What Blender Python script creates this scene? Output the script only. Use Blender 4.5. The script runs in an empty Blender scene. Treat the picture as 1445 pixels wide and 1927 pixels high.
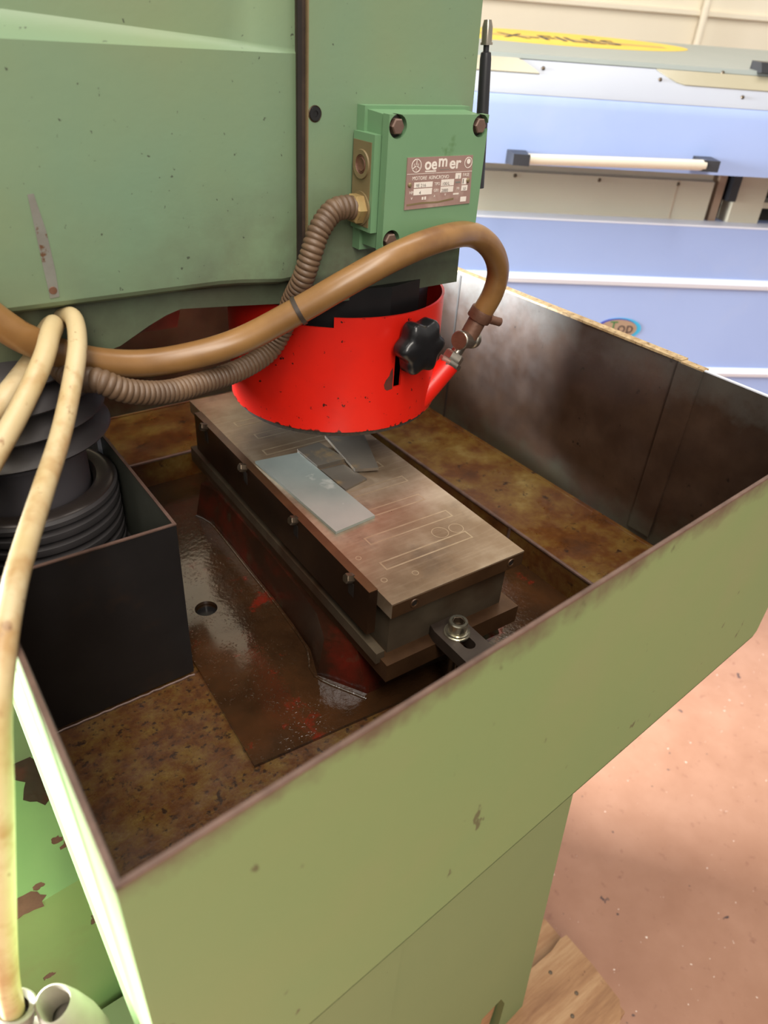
import bpy, bmesh, math, random
from mathutils import Vector, Matrix, Quaternion
random.seed(7)
PI = math.pi
V = Vector
scene = bpy.context.scene
COL = scene.collection

# ------------------------------------------------------------------ camera
CAM = V((-0.2879, -0.3429, 0.3912))
YAW, PITCH, ROLL, FPX = 0.6706, 0.5901, 0.0759, 1346.3
fw = V((math.sin(YAW) * math.cos(PITCH), math.cos(YAW) * math.cos(PITCH), -math.sin(PITCH)))
r0 = V((math.cos(YAW), -math.sin(YAW), 0)); u0 = r0.cross(fw)
rt = r0 * math.cos(ROLL) + u0 * math.sin(ROLL); up = -r0 * math.sin(ROLL) + u0 * math.cos(ROLL)
cd = bpy.data.cameras.new('camera'); cam = bpy.data.objects.new('camera', cd); COL.objects.link(cam)
m = Matrix((rt, up, -fw)).transposed().to_4x4(); m.translation = CAM
cam.matrix_world = m
cd.sensor_fit = 'HORIZONTAL'; cd.sensor_width = 36.0; cd.lens = FPX * 36.0 / 1445.0
cd.clip_start = 0.01; cd.clip_end = 60
cd.dof.use_dof = True; cd.dof.focus_distance = 0.68; cd.dof.aperture_fstop = 9.0
scene.camera = cam

# ------------------------------------------------------------------ world, lights, exposure
w = bpy.data.worlds.new('workshop_ambient'); scene.world = w; w.use_nodes = True
bg = w.node_tree.nodes['Background']; bg.inputs[0].default_value = (1.0, 0.96, 0.90, 1); bg.inputs[1].default_value = 0.42
def area(name, loc, target, sx, sy, power, col, spread=180):
    l = bpy.data.lights.new(name, 'AREA'); l.shape = 'RECTANGLE'; l.size = sx; l.size_y = sy; l.energy = power; l.color = col; l.spread = math.radians(spread)
    o = bpy.data.objects.new(name, l); COL.objects.link(o); o.location = loc
    o.rotation_euler = (V(target) - V(loc)).to_track_quat('-Z', 'Y').to_euler(); return o
area('window_light', (-2.6, 2.2, 0.52), (-0.75, 0.0, -0.1), 1.8, 1.0, 340, (0.90, 0.96, 1.0), 75)
area('ceiling_light', (-1.0, -1.9, 2.4), (0.0, 0.1, 0), 0.6, 3.0, 95, (1.0, 0.93, 0.83))  # unseen lamp behind the camera, added as fill for the tray front
area('ceiling_light', (0.3, 0.0, 2.6), (0.3, 0.1, 0), 3.0, 0.6, 38, (1.0, 0.95, 0.88))
vs = scene.view_settings
vs.view_transform = 'Standard'; vs.look = 'None'; vs.exposure = 0.35; vs.gamma = 1.0; vs.use_curve_mapping = False

# ------------------------------------------------------------------ materials
def lin(c):
    o = []
    for v in c[:3]:
        v = v / 255.0
        o.append(v / 12.92 if v <= 0.04045 else ((v + 0.055) / 1.055) ** 2.4)
    return (*o, 1.0)
class Mt:
    def __init__(s, name, rough=0.5, metal=0.0, spec=0.5, coat=0.0):
        s.m = bpy.data.materials.new(name); s.m.use_nodes = True; s.nt = s.m.node_tree
        s.b = s.nt.nodes['Principled BSDF']; s.tc = s.n('ShaderNodeNewGeometry')
        s.b.inputs['Roughness'].default_value = rough; s.b.inputs['Metallic'].default_value = metal
        s.b.inputs['Specular IOR Level'].default_value = spec; s.b.inputs['Coat Weight'].default_value = coat
        s.b.inputs['Coat Roughness'].default_value = 0.12
    def n(s, t): return s.nt.nodes.new(t)
    def l(s, a, b): s.nt.links.new(a, b)
    def co(s, sc=(1, 1, 1), loc=(0, 0, 0), rot=(0, 0, 0)):
        mp = s.n('ShaderNodeMapping'); s.l(s.tc.outputs['Position'], mp.inputs[0])
        mp.inputs['Scale'].default_value = sc; mp.inputs['Location'].default_value = loc; mp.inputs['Rotation'].default_value = rot
        return mp.outputs[0]
    def noise(s, scale, detail=5, rough=0.6, sc=(1, 1, 1), loc=(0, 0, 0)):
        t = s.n('ShaderNodeTexNoise'); s.l(s.co(sc, loc), t.inputs['Vector'])
        t.inputs['Scale'].default_value = scale; t.inputs['Detail'].default_value = detail; t.inputs['Roughness'].default_value = rough
        return t.outputs['Fac']
    def ramp(s, fac, stops):
        r = s.n('ShaderNodeValToRGB'); s.l(fac, r.inputs[0]); e = r.color_ramp.elements
        while len(e) < len(stops): e.new(0.5)
        for i, (p, c) in enumerate(stops):
            e[i].position = p; e[i].color = lin(c) if isinstance(c, tuple) else (c, c, c, 1)
        return r.outputs[0]
    def rng(s, fac, a, b, c=0.0, d=1.0):
        r = s.n('ShaderNodeMapRange'); s.l(fac, r.inputs[0])
        for i, v in zip((1, 2, 3, 4), (a, b, c, d)): r.inputs[i].default_value = v
        return r.outputs[0]
    def mix(s, fac, a, b):
        x = s.n('ShaderNodeMix'); x.data_type = 'RGBA'
        if hasattr(fac, 'is_output'): s.l(fac, x.inputs[0])
        else: x.inputs[0].default_value = fac
        for k, q in ((6, a), (7, b)):
            if hasattr(q, 'is_output'): s.l(q, x.inputs[k])
            else: x.inputs[k].default_value = lin(q)
        return x.outputs[2]
    def math(s, op, a, b):
        x = s.n('ShaderNodeMath'); x.operation = op
        for k, q in ((0, a), (1, b)):
            if hasattr(q, 'is_output'): s.l(q, x.inputs[k])
            else: x.inputs[k].default_value = q
        return x.outputs[0]
    def axis(s, i, sc=(1, 1, 1), loc=(0, 0, 0)):
        x = s.n('ShaderNodeSeparateXYZ'); s.l(s.co(sc, loc), x.inputs[0]); return x.outputs[i]
    def bump(s, fac, strength=0.2, dist=0.001):
        b = s.n('ShaderNodeBump'); s.l(fac, b.inputs['Height']); b.inputs['Strength'].default_value = strength
        b.inputs['Distance'].default_value = dist; s.l(b.outputs[0], s.b.inputs['Normal'])
    def color(s, c):
        if hasattr(c, 'is_output'): s.l(c, s.b.inputs['Base Color'])
        else: s.b.inputs['Base Color'].default_value = lin(c)
    def rough(s, r): s.l(r, s.b.inputs['Roughness'])

MAT = {}
def simple(name, c1, c2=None, scale=20, rough=0.5, metal=0.0, bump=0.0, spec=0.5, spots=(), coat=0.0, rvar=0.0, bscale=None):
    t = Mt(name, rough, metal, spec, coat)
    f = t.noise(scale, 6)
    c = t.ramp(f, [(0.3, c1), (0.7, c2 or c1)])
    for k, (sc, lo, hi, col) in enumerate(spots):
        g = t.rng(t.noise(sc, 4, 0.6, loc=(3.1 * k + 1, 7.7, 2.2)), lo, hi)
        c = t.mix(g, c, col)
    t.color(c)
    if bump: t.bump(t.noise(bscale or scale * 6, 6, 0.65), bump, 0.001)
    if rvar: t.rough(t.rng(t.noise(scale * 2.3, 4), 0.3, 0.7, max(0.02, rough - rvar), rough + rvar))
    MAT[name] = t.m; return t

# green cast-iron paint of the head, thin brown grime low down and along seams, shade painted on the lower web
t = Mt('green_head_paint', 0.42)
c = t.ramp(t.noise(5, 5), [(0.25, (112, 133, 104)), (0.5, (119, 136, 101)), (0.75, (123, 133, 99))])
c = t.mix(t.rng(t.noise(3.3, 3, 0.5, loc=(4, 1, 2)), 0.42, 0.72, 0, 0.6), c, (96, 136, 118))
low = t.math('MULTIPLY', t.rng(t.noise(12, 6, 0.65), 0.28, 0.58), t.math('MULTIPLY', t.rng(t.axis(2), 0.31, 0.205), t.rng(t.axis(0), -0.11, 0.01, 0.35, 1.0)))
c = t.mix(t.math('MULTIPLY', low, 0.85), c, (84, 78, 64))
c = t.mix(t.math('MULTIPLY', t.rng(t.axis(2), 0.2085, 0.2035), t.rng(t.noise(9, 6, 0.7), 0.25, 0.55, 0.35, 0.8)), c, (72, 74, 60))  # lower web: greasy dirt deepened with painted-in shade
c = t.mix(t.rng(t.noise(220, 2, 0.5), 0.72, 0.76), c, (70, 78, 62))
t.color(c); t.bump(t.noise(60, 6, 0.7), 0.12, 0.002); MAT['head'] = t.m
# olive-green sheet paint of the tray, grime band under the rim
def tray_paint(name, brown):
    t = Mt(name, 0.5)
    c = t.ramp(t.noise(4.5, 4), [(0.25, (110, 136, 88)), (0.55, (116, 136, 88)), (0.8, (124, 134, 92))])
    edge = t.math('SUBTRACT', t.axis(2), t.math('MULTIPLY', t.noise(24, 6, 0.7), 0.055))
    c = t.mix(t.math('MULTIPLY', t.rng(edge, 0.078, 0.098), brown), c, (88, 72, 58))
    c = t.mix(t.rng(t.noise(70, 3, 0.5, sc=(1, 1, 0.45)), 0.705, 0.73), c, (84, 90, 60))
    t.color(c); t.bump(t.noise(45, 5), 0.05, 0.002); MAT[name] = t.m
tray_paint('tray_paint', 0.9)
simple('base_paint', (108, 128, 86), (114, 132, 88), 3, 0.5, spots=[(60, 0.73, 0.76, (84, 92, 64))], bump=0.05)
simple('box_paint', (102, 138, 102), (108, 143, 106), 12, 0.38, bump=0.06, spots=[(30, 0.66, 0.74, (82, 116, 72)), (140, 0.74, 0.78, (60, 70, 50))])
# chipped green base body seen at the left
t = Mt('chipped_paint', 0.45)
c = t.ramp(t.noise(6, 4), [(0.3, (104, 142, 84)), (0.7, (116, 150, 90))])
ch = t.rng(t.noise(17, 6, 0.62, loc=(0.9, 0.3, 0)), 0.675, 0.685)
c = t.mix(t.rng(t.noise(9, 5, 0.6), 0.5, 0.75, 0, 0.5), c, (112, 112, 70))
c = t.mix(ch, c, (92, 70, 60))
t.color(c); t.bump(ch, 0.6, -0.002); MAT['chipped'] = t.m
# oily steel inside the tray
t = Mt('oily_steel', 0.42, 0.0, 0.6)
c = t.ramp(t.noise(9, 8, 0.65), [(0.28, (38, 25, 18)), (0.5, (55, 38, 28)), (0.75, (76, 57, 44))])
gp = t.math('SUBTRACT', t.axis(2), t.math('MULTIPLY', t.noise(16, 7, 0.7), 0.14))
c = t.mix(t.rng(gp, 0.015, 0.055, 0, 0.6), c, (80, 80, 76))
c = t.mix(t.rng(gp, -0.125, -0.155, 0, 0.6), c, (66, 68, 56))
c = t.mix(t.rng(t.noise(110, 3, 0.5), 0.70, 0.76), c, (30, 20, 15))
t.color(c); t.rough(t.rng(t.noise(26, 5), 0.3, 0.7, 0.3, 0.48)); t.bump(t.noise(240, 4), 0.08, 0.001); MAT['tray_inside'] = t.m
# rusty ledge / tray bottom
t = Mt('rusty_ledge', 0.42, 0.0, 0.5)
c = t.ramp(t.noise(15, 9, 0.7, sc=(1, 1, 1)), [(0.28, (52, 28, 10)), (0.45, (84, 48, 16)), (0.58, (104, 78, 34)), (0.74, (128, 110, 64))])
c = t.mix(t.rng(t.noise(70, 4), 0.62, 0.70), c, (46, 26, 12))
t.color(c); t.rough(t.rng(t.noise(20, 5), 0.3, 0.7, 0.24, 0.55)); t.bump(t.noise(160, 5), 0.15, 0.001); MAT['ledge'] = t.m
t = Mt('brown_bottom', 0.4, 0.0, 0.5)
c = t.ramp(t.noise(30, 9, 0.78), [(0.30, (44, 24, 10)), (0.46, (76, 44, 16)), (0.6, (92, 68, 28)), (0.78, (124, 104, 54))])
c = t.mix(t.rng(t.noise(170, 4, 0.6), 0.56, 0.66), c, (40, 22, 9))
t.color(c); t.rough(t.rng(t.noise(24, 5), 0.3, 0.7, 0.22, 0.5)); t.bump(t.noise(170, 6), 0.25, 0.0015); MAT['bottom'] = t.m
# wet red-brown casting
t = Mt('wet_casting', 0.08, 0.0, 0.8, 0.5)
c = t.ramp(t.noise(13, 7, 0.65), [(0.3, (36, 22, 12)), (0.5, (54, 35, 20)), (0.72, (72, 44, 24))])
c = t.mix(t.rng(t.noise(24, 6, 0.65), 0.60, 0.68, 0, 0.85), c, (112, 30, 18))
t.color(c); t.rough(t.rng(t.noise(30, 6), 0.35, 0.65, 0.05, 0.16))
far = t.rng(t.math('ADD', t.axis(0), t.math('MULTIPLY', t.noise(16, 5), 0.07)), -0.050, 0.015)
drops = t.math('MULTIPLY', t.rng(t.noise(420, 1, 0.4), 0.62, 0.70), t.rng(t.noise(22, 3), 0.45, 0.6))
h = t.math('ADD', t.math('MULTIPLY', t.noise(190, 3, 0.5), far), t.math('MULTIPLY', drops, -0.35))
t.bump(h, 0.28, 0.002); MAT['wet'] = t.m
t = Mt('wet_table', 0.25, 0.0, 0.6, 0.3)
c = t.ramp(t.noise(12, 7, 0.65), [(0.3, (30, 17, 10)), (0.5, (46, 24, 14)), (0.72, (96, 26, 16))])
c = t.mix(t.rng(t.noise(25, 4), 0.6, 0.7, 0, .8), c, (60, 60, 44))
t.color(c); t.bump(t.noise(120, 4), 0.3, 0.002); MAT['table'] = t.m
# ground chuck face
t = Mt('ground_steel', 0.38, 0.6, 0.5)
c = t.ramp(t.noise(7, 6, 0.6), [(0.28, (108, 82, 60)), (0.48, (148, 128, 106)), (0.72, (196, 182, 162))])
c = t.mix(t.rng(t.noise(12, 5, 0.6, loc=(5, 2, 0)), 0.55, 0.68, 0, 0.7), c, (104, 90, 78))
c = t.mix(t.rng(t.noise(90, 5, 0.7, sc=(0.15, 2.0, 1)), 0.5, 0.75, 0, 0.22), c, (206, 190, 166))
t.color(c); t.rough(t.rng(t.noise(14, 5), 0.3, 0.7, 0.26, 0.46)); MAT['chuck_top'] = t.m
simple('inlay', (192, 174, 148), (166, 146, 120), 60, 0.42, 0.7)
simple('chuck_body', (72, 62, 50), (98, 86, 70), 18, 0.42, 0.25, bump=0.2, spots=[(9, 0.5, 0.7, (62, 42, 28))])
simple('chuck_edge', (64, 42, 26), (90, 64, 42), 22, 0.4, 0.35, bump=0.1)
simple('rail', (34, 22, 16), (58, 38, 24), 14, 0.32, 0.3, bump=0.1)
simple('rail_top', (104, 74, 50), (66, 46, 32), 12, 0.35, 0.5)
simple('dark_screw', (70, 58, 46), (100, 86, 70), 60, 0.35, 0.7)
simple('bright_plate', (142, 152, 149), (170, 178, 172), 9, 0.38, 0.5, spots=[(30, 0.62, 0.7, (196, 200, 194)), (7, 0.6, 0.75, (176, 166, 118))])
simple('grey_plate', (98, 92, 84), (118, 110, 100), 16, 0.42, 0.5, spots=[(26, 0.6, 0.7, (150, 128, 96))])
simple('zinc', (196, 190, 168), (222, 216, 196), 60, 0.22, 0.95)
simple('clamp_steel', (52, 42, 36), (66, 56, 48), 40, 0.45, 0.2, bump=0.1)
simple('black_sheet', (26, 25, 26), (38, 36, 36), 10, 0.36, 0.1, spots=[(14, 0.62, 0.75, (46, 36, 30))], bump=0.06, bscale=300)
simple('box_inside', (70, 72, 62), (98, 100, 92), 12, 0.35, 0.3)
simple('rim_edge', (84, 64, 56), (112, 88, 78), 60, 0.45, 0.2)
simple('tan_rim', (196, 172, 132), (150, 122, 84), 120, 0.6, spots=[(200, 0.56, 0.66, (110, 86, 56))])
simple('black_rubber', (58, 55, 56), (74, 70, 71), 12, 0.52, bump=0.1)
simple('ring_face', (74, 66, 62), (52, 46, 44), 14, 0.3, 0.3)
simple('column', (88, 85, 89), (102, 98, 102), 7, 0.38, 0.2)
t = Mt('red_paint', 0.36)
c = t.ramp(t.noise(6, 5), [(0.3, (206, 26, 16)), (0.6, (222, 34, 20)), (0.8, (200, 34, 26))])
c = t.mix(t.rng(t.noise(120, 4, 0.6), 0.665, 0.685), c, (60, 22, 18))
c = t.mix(t.rng(t.noise(26, 5, 0.6), 0.66, 0.74, 0, 0.7), c, (140, 40, 26))
ax = t.math('SUBTRACT', t.axis(2), t.math('MULTIPLY', t.noise(130, 4), 0.018))
c = t.mix(t.rng(ax, 0.0415, 0.0404, 0, 1), c, (62, 30, 22))
t.color(c); MAT['red'] = t.m
simple('wheel_grit', (60, 52, 46), (86, 76, 66), 400, 0.9, bump=0.5)
simple('black_metal', (16, 15, 16), (26, 25, 26), 20, 0.4)
simple('knob', (22, 22, 24), (36, 35, 36), 9, 0.28, bump=0.04)
simple('hose', (118, 84, 48), (146, 108, 64), 16, 0.33, spots=[(11, 0.56, 0.74, (96, 62, 42)), (70, 0.70, 0.76, (84, 60, 40))], bump=0.05)
simple('conduit', (84, 64, 48), (108, 84, 62), 30, 0.5, spots=[(40, 0.6, 0.7, (80, 62, 48))], bump=0.15)
simple('conduit_groove', (50, 38, 29), (62, 47, 36), 30, 0.6)
simple('cable', (186, 162, 114), (200, 182, 146), 14, 0.42, spots=[(26, 0.50, 0.66, (170, 136, 90)), (70, 0.62, 0.70, (150, 118, 84)), (120, 0.70, 0.74, (112, 84, 60))])
simple('plug', (128, 120, 106), (150, 141, 126), 14, 0.5, bump=0.1)
simple('brass', (158, 130, 84), (184, 160, 110), 40, 0.42, 0.4, spots=[(60, 0.62, 0.7, (110, 84, 54))], bump=0.15)
simple('rust_brown', (92, 62, 48), (116, 82, 64), 60, 0.5, 0.35, bump=0.3)
simple('rust_dark', (74, 44, 38), (104, 50, 40), 60, 0.5, 0.1)
simple('chrome', (150, 142, 130), (182, 174, 160), 60, 0.25, 0.85)
simple('bolt', (98, 78, 68), (122, 98, 86), 60, 0.45, 0.3)
simple('knockout', (112, 96, 66), (126, 110, 78), 30, 0.5, 0.1, bump=0.1)
simple('dark_gap', (26, 20, 16), (38, 30, 24), 30, 0.6)
simple('seam_dirt', (46, 37, 31), (66, 52, 43), 60, 0.5, bump=0.2)
simple('bare_metal', (128, 130, 122), (118, 116, 108), 60, 0.55, 0.2, spots=[(120, 0.6, 0.66, (96, 66, 44))])
simple('plate_print', (150, 120, 112), (164, 134, 124), 20, 0.35, 0.25, spots=[(24, 0.60, 0.74, (186, 162, 150))])
simple('white_print', (226, 218, 208), (214, 204, 194), 40, 0.5)
simple('ink', (58, 46, 44), (66, 52, 50), 40, 0.6)
simple('blue_paint', (150, 168, 214), (156, 174, 218), 3, 0.35, spots=[(4, 0.55, 0.75, (162, 176, 214))])
simple('pale_lid', (164, 168, 180), (170, 174, 184), 3, 0.35)  # hood lid, greyer and less blue than the panel below
simple('hood_top', (142, 150, 146), (150, 156, 152), 4, 0.4)
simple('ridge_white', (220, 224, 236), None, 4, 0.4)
simple('cream_panel', (186, 176, 154), (196, 186, 164), 3, 0.5)
simple('smoked_window', (160, 152, 128), (168, 160, 138), 5, 0.2)
simple('dark_cavity', (40, 36, 32), (52, 46, 42), 8, 0.7)
simple('aluminium', (222, 214, 196), None, 5, 0.3, 0.3)
simple('black_plastic', (34, 34, 38), (44, 44, 48), 20, 0.4)
simple('decal_yellow', (226, 186, 30), (232, 196, 50), 8, 0.4)
simple('decal_blue', (58, 66, 150), None, 8, 0.4)
simple('decal_cyan', (60, 170, 214), None, 8, 0.4)
simple('decal_tan', (160, 134, 112), None, 8, 0.4)
simple('decal_grey', (120, 116, 128), None, 8, 0.4)
simple('decal_red', (214, 60, 50), None, 8, 0.4)
simple('decal_green', (40, 110, 60), None, 8, 0.4)
simple('decal_brown', (176, 140, 70), None, 8, 0.4)
simple('wall_cream', (232, 222, 200), (238, 228, 208), 2, 0.8)
simple('wood', (150, 112, 74), (182, 146, 104), 9, 0.7, bump=0.3, spots=[(18, 0.62, 0.7, (112, 76, 48))])
t = Mt('pallet_wood', 0.75)
c = t.ramp(t.noise(16, 8, 0.7, sc=(0.25, 2.2, 2.2)), [(0.25, (116, 78, 52)), (0.5, (158, 118, 82)), (0.75, (190, 156, 116))])
c = t.mix(t.rng(t.noise(34, 4), 0.66, 0.72), c, (92, 58, 40))
t.color(c); t.bump(t.noise(40, 6, 0.7, sc=(0.25, 2, 2)), 0.4, 0.002); MAT['wood'] = t.m
t = Mt('workshop_floor', 0.45, 0.0, 0.4)
c = t.ramp(t.noise(5, 8, 0.65), [(0.3, (148, 106, 82)), (0.5, (158, 116, 92)), (0.7, (168, 126, 102))])
c = t.mix(t.rng(t.noise(44, 5, 0.6), 0.62, 0.72, 0, 0.6), c, (124, 82, 66))
c = t.mix(t.rng(t.noise(30, 3, 0.5, loc=(2, 5, 0)), 0.725, 0.745), c, (84, 66, 62))
c = t.mix(t.rng(t.noise(120, 2, 0.4, loc=(9, 1, 0)), 0.765, 0.775), c, (226, 206, 190))
t.color(c); t.rough(t.rng(t.noise(8, 5), 0.3, 0.7, 0.36, 0.55)); MAT['floor'] = t.m

# ------------------------------------------------------------------ mesh helpers
ORG = {}
def root(name, loc, label, cat, group=None, kind=None):
    o = bpy.data.objects.new(name, None); COL.objects.link(o); o.location = loc; o.empty_display_size = 0.05
    o['label'] = label; o['category'] = cat
    if group: o['group'] = group
    if kind: o['kind'] = kind
    ORG[o.name] = V(loc); return o
def tag(o, label, cat, group=None, kind=None):
    o['label'] = label; o['category'] = cat
    if group: o['group'] = group
    if kind: o['kind'] = kind
    return o
def mk(name, bm, mat, parent=None, smooth=35, org=None):
    """link bm (built in world coordinates) as one mesh object whose origin is its parent's origin"""
    bmesh.ops.recalc_face_normals(bm, faces=bm.faces)
    o_ = ORG[parent.name] if parent else V(org or (0, 0, 0))
    bmesh.ops.translate(bm, verts=bm.verts, vec=-o_)
    me = bpy.data.meshes.new(name); bm.to_mesh(me); bm.free()
    if smooth:
        me.polygons.foreach_set('use_smooth', [True] * len(me.polygons)); me.set_sharp_from_angle(angle=math.radians(smooth))
    if mat: me.materials.append(MAT[mat])
    ob = bpy.data.objects.new(name, me); COL.objects.link(ob); ORG[ob.name] = o_
    if parent: ob.parent = parent
    else: ob.location = o_
    return ob
def nb(): return bmesh.new()
def bev(bm, wd, seg=2, ang=30):
    es = [e for e in bm.edges if len(e.link_faces) == 2 and e.calc_face_angle(0) > math.radians(ang)]
    bmesh.ops.bevel(bm, geom=es, offset=wd, segments=seg, affect='EDGES', profile=0.5, clamp_overlap=True); return bm
def box(bm, lo, hi, M=None):
    vs_ = [bm.verts.new(M @ V((x, y, z)) if M else (x, y, z)) for z in (lo[2], hi[2]) for y in (lo[1], hi[1]) for x in (lo[0], hi[0])]
    for f in ((0, 2, 3, 1), (4, 5, 7, 6), (0, 1, 5, 4), (2, 6, 7, 3), (0, 4, 6, 2), (1, 3, 7, 5)): bm.faces.new([vs_[i] for i in f])
    return bm
def bbox(lo, hi, wd=0.0, seg=2, M=None):
    bm = box(nb(), lo, hi, M)
    if wd: bev(bm, wd, seg)
    return bm
def prism(bm, a, b):
    """a, b: matching rings of 3D points -> closed solid"""
    A = [bm.verts.new(q) for q in a]; B = [bm.verts.new(q) for q in b]; n = len(A)
    bm.faces.new(A); bm.faces.new(B[::-1])
    for i in range(n): bm.faces.new((A[i], B[i], B[(i + 1) % n], A[(i + 1) % n]))
    return bm
def pxy(pts, z0, z1): return prism(nb(), [(x, y, z0) for x, y in pts], [(x, y, z1) for x, y in pts])
def pxz(pts, y0, y1): return prism(nb(), [(x, y0, z) for x, z in pts], [(x, y1, z) for x, z in pts])
def basis(ax):
    ax = V(ax).normalized(); h = V((0, 0, 1)) if abs(ax.z) < 0.9 else V((1, 0, 0))
    a = ax.cross(h).normalized(); return a, ax.cross(a).normalized(), ax
def lathe(bm, prof, o, ax=(0, 0, 1), seg=48, rad=None, phase=0.0):
    """prof (r, h) list around axis ax from point o; rad(theta) optional radius factor"""
    a, b, c = basis(ax); o = V(o); rings = []
    for r, h in prof:
        if r < 1e-7: rings.append([bm.verts.new(o + c * h)]); continue
        ring = []
        for i in range(seg):
            th = 2 * PI * i / seg + phase; k = r * (rad(th) if rad else 1)
            ring.append(bm.verts.new(o + c * h + a * k * math.cos(th) + b * k * math.sin(th)))
        rings.append(ring)
    for p, q in zip(rings, rings[1:]):
        for i in range(seg):
            j = (i + 1) % seg
            if len(p) == 1 and len(q) == 1: continue
            if len(p) == 1: bm.faces.new((p[0], q[i], q[j]))
            elif len(q) == 1: bm.faces.new((p[i], p[j], q[0]))
            else: bm.faces.new((p[i], p[j], q[j], q[i]))
    return bm
def cyl(o, ax, r, h, seg=32, ch=0.0):
    pr = [(0, 0), (r - ch, 0), (r, ch), (r, h - ch), (r - ch, h), (0, h)] if ch else [(0, 0), (r, 0), (r, h), (0, h)]
    return lathe(nb(), pr, o, ax, seg)
def spline(pts, step):
    P = [V(q) for q in pts]; out = []
    P = [P[0] * 2 - P[1]] + P + [P[-1] * 2 - P[-2]]
    for i in range(1, len(P) - 2):
        p0, p1, p2, p3 = P[i - 1:i + 3]; n = max(2, int((p2 - p1).length / step))
        for k in range(n):
            s = k / n
            out.append(0.5 * ((2 * p1) + (p2 - p0) * s + (2 * p0 - 5 * p1 + 4 * p2 - p3) * s * s + (3 * p1 - p0 - 3 * p2 + p3) * s ** 3))
    out.append(P[-2]); return out
def tube(bm, path, rf, seg=20, flat=1.0, cap=True):
    """path: dense 3D points; rf: radius or f(arc length)"""
    n = len(path); T = [(path[min(i + 1, n - 1)] - path[max(i - 1, 0)]).normalized() for i in range(n)]
    a, b, _ = basis(T[0]); rings = []; s = 0.0
    for i in range(n):
        if i:
            q = T[i - 1].rotation_difference(T[i]); a = q @ a; b = q @ b; s += (path[i] - path[i - 1]).length
        r = rf(s) if callable(rf) else rf
        rings.append([bm.verts.new(path[i] + a * r * math.cos(2 * PI * k / seg) + b * r * flat * math.sin(2 * PI * k / seg)) for k in range(seg)])
    for p, q in zip(rings, rings[1:]):
        for i in range(seg): bm.faces.new((p[i], p[(i + 1) % seg], q[(i + 1) % seg], q[i]))
    if cap: bm.faces.new(rings[0][::-1]); bm.faces.new(rings[-1])
    return bm
def hexcap(o, ax, r, h): return lathe(nb(), [(0, 0), (r, 0), (r, h * 0.86), (r * 0.86, h), (0, h)], o, ax, 6)
def text(name, body, size, o, xa, ya, mat, parent, ext=0.00012, align='LEFT', squash=1.0, shear=0.0, bold=0.0):
    """flat lettering as a thin mesh: o = baseline start, xa / ya = reading and up direction"""
    cu = bpy.data.curves.new(name, 'FONT'); cu.body = body; cu.size = size; cu.extrude = ext; cu.align_x = align; cu.resolution_u = 3; cu.shear = shear; cu.offset = bold
    to = bpy.data.objects.new('tmp', cu); me = bpy.data.meshes.new_from_object(to); bpy.data.objects.remove(to); bpy.data.curves.remove(cu)
    xa = V(xa).normalized(); ya = V(ya).normalized(); za = xa.cross(ya)
    off = ORG[parent.name]
    for v in me.vertices:
        c_ = v.co; v.co = V(o) + xa * c_.x * squash + ya * c_.y + za * c_.z - off
    me.name = name; me.materials.clear(); me.materials.append(MAT[mat])
    ob = bpy.data.objects.new(name, me); COL.objects.link(ob); ob.parent = parent; ORG[ob.name] = off; return ob

FLOOR_Z = -0.98
# ------------------------------------------------------------------ the room
BO = V((-0.2879, -0.3429, 0)); BU = V((0.8660254, -0.5, 0)); BN = V((0.5, 0.8660254, 0)); BZ = V((0, 0, 1))
def bk(u, t_, z): return BO + BU * u + BN * t_ + BZ * z          # frame of the rear machine: along it, away, up
def bslab(u0, u1, prof):                                           # extrude a (t, z) profile along the rear machine
    return prism(nb(), [bk(u0, a, b) for a, b in prof], [bk(u1, a, b) for a, b in prof])
fl = mk('floor', bbox((-4, -4, FLOOR_Z - 0.05), (6, 6, FLOOR_Z)), 'floor', None, 0); fl['kind'] = 'structure'; fl['label'] = 'worn pinkish red workshop floor'
wl = mk('wall_back', bslab(-4, 5, [(2.75, FLOOR_Z), (2.75, 2.6), (2.85, 2.6), (2.85, FLOOR_Z)]), 'wall_cream', None, 0); wl['kind'] = 'structure'; wl['label'] = 'cream painted wall behind the blue machine'
tr = mk('trim_1', bev(bslab(-4, 5, [(2.735, 0.50), (2.735, 0.512), (2.75, 0.516), (2.75, 0.497)]), 0.002), 'wall_cream', None, 0); tr['kind'] = 'structure'; tr['label'] = 'thin cream ridge running along the wall'
pp = mk('wall_conduit', tube(nb(), [bk(1.335, 2.725, z) for z in (FLOOR_Z, 0.0, 0.5, 1.0, 2.5)], 0.012, 16), 'wall_cream')
tag(pp, 'thin cream pipe running up the cream wall', 'pipe')

# ------------------------------------------------------------------ the grinding machine: base, tray, box, column
GM = root('grinding_machine', (0.1, 0.2, -0.86), 'green grinding machine base with deep brown coolant tray and column', 'machine')
XL, XR, ZT, ZF, ZL, ZB = -0.2695, 0.396, 0.1237, -0.13, -0.0931, -0.14
XI, YB = 0.275, 0.62
FY = lambda x: -0.1807 + 0.0707 * (x - XL)
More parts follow.
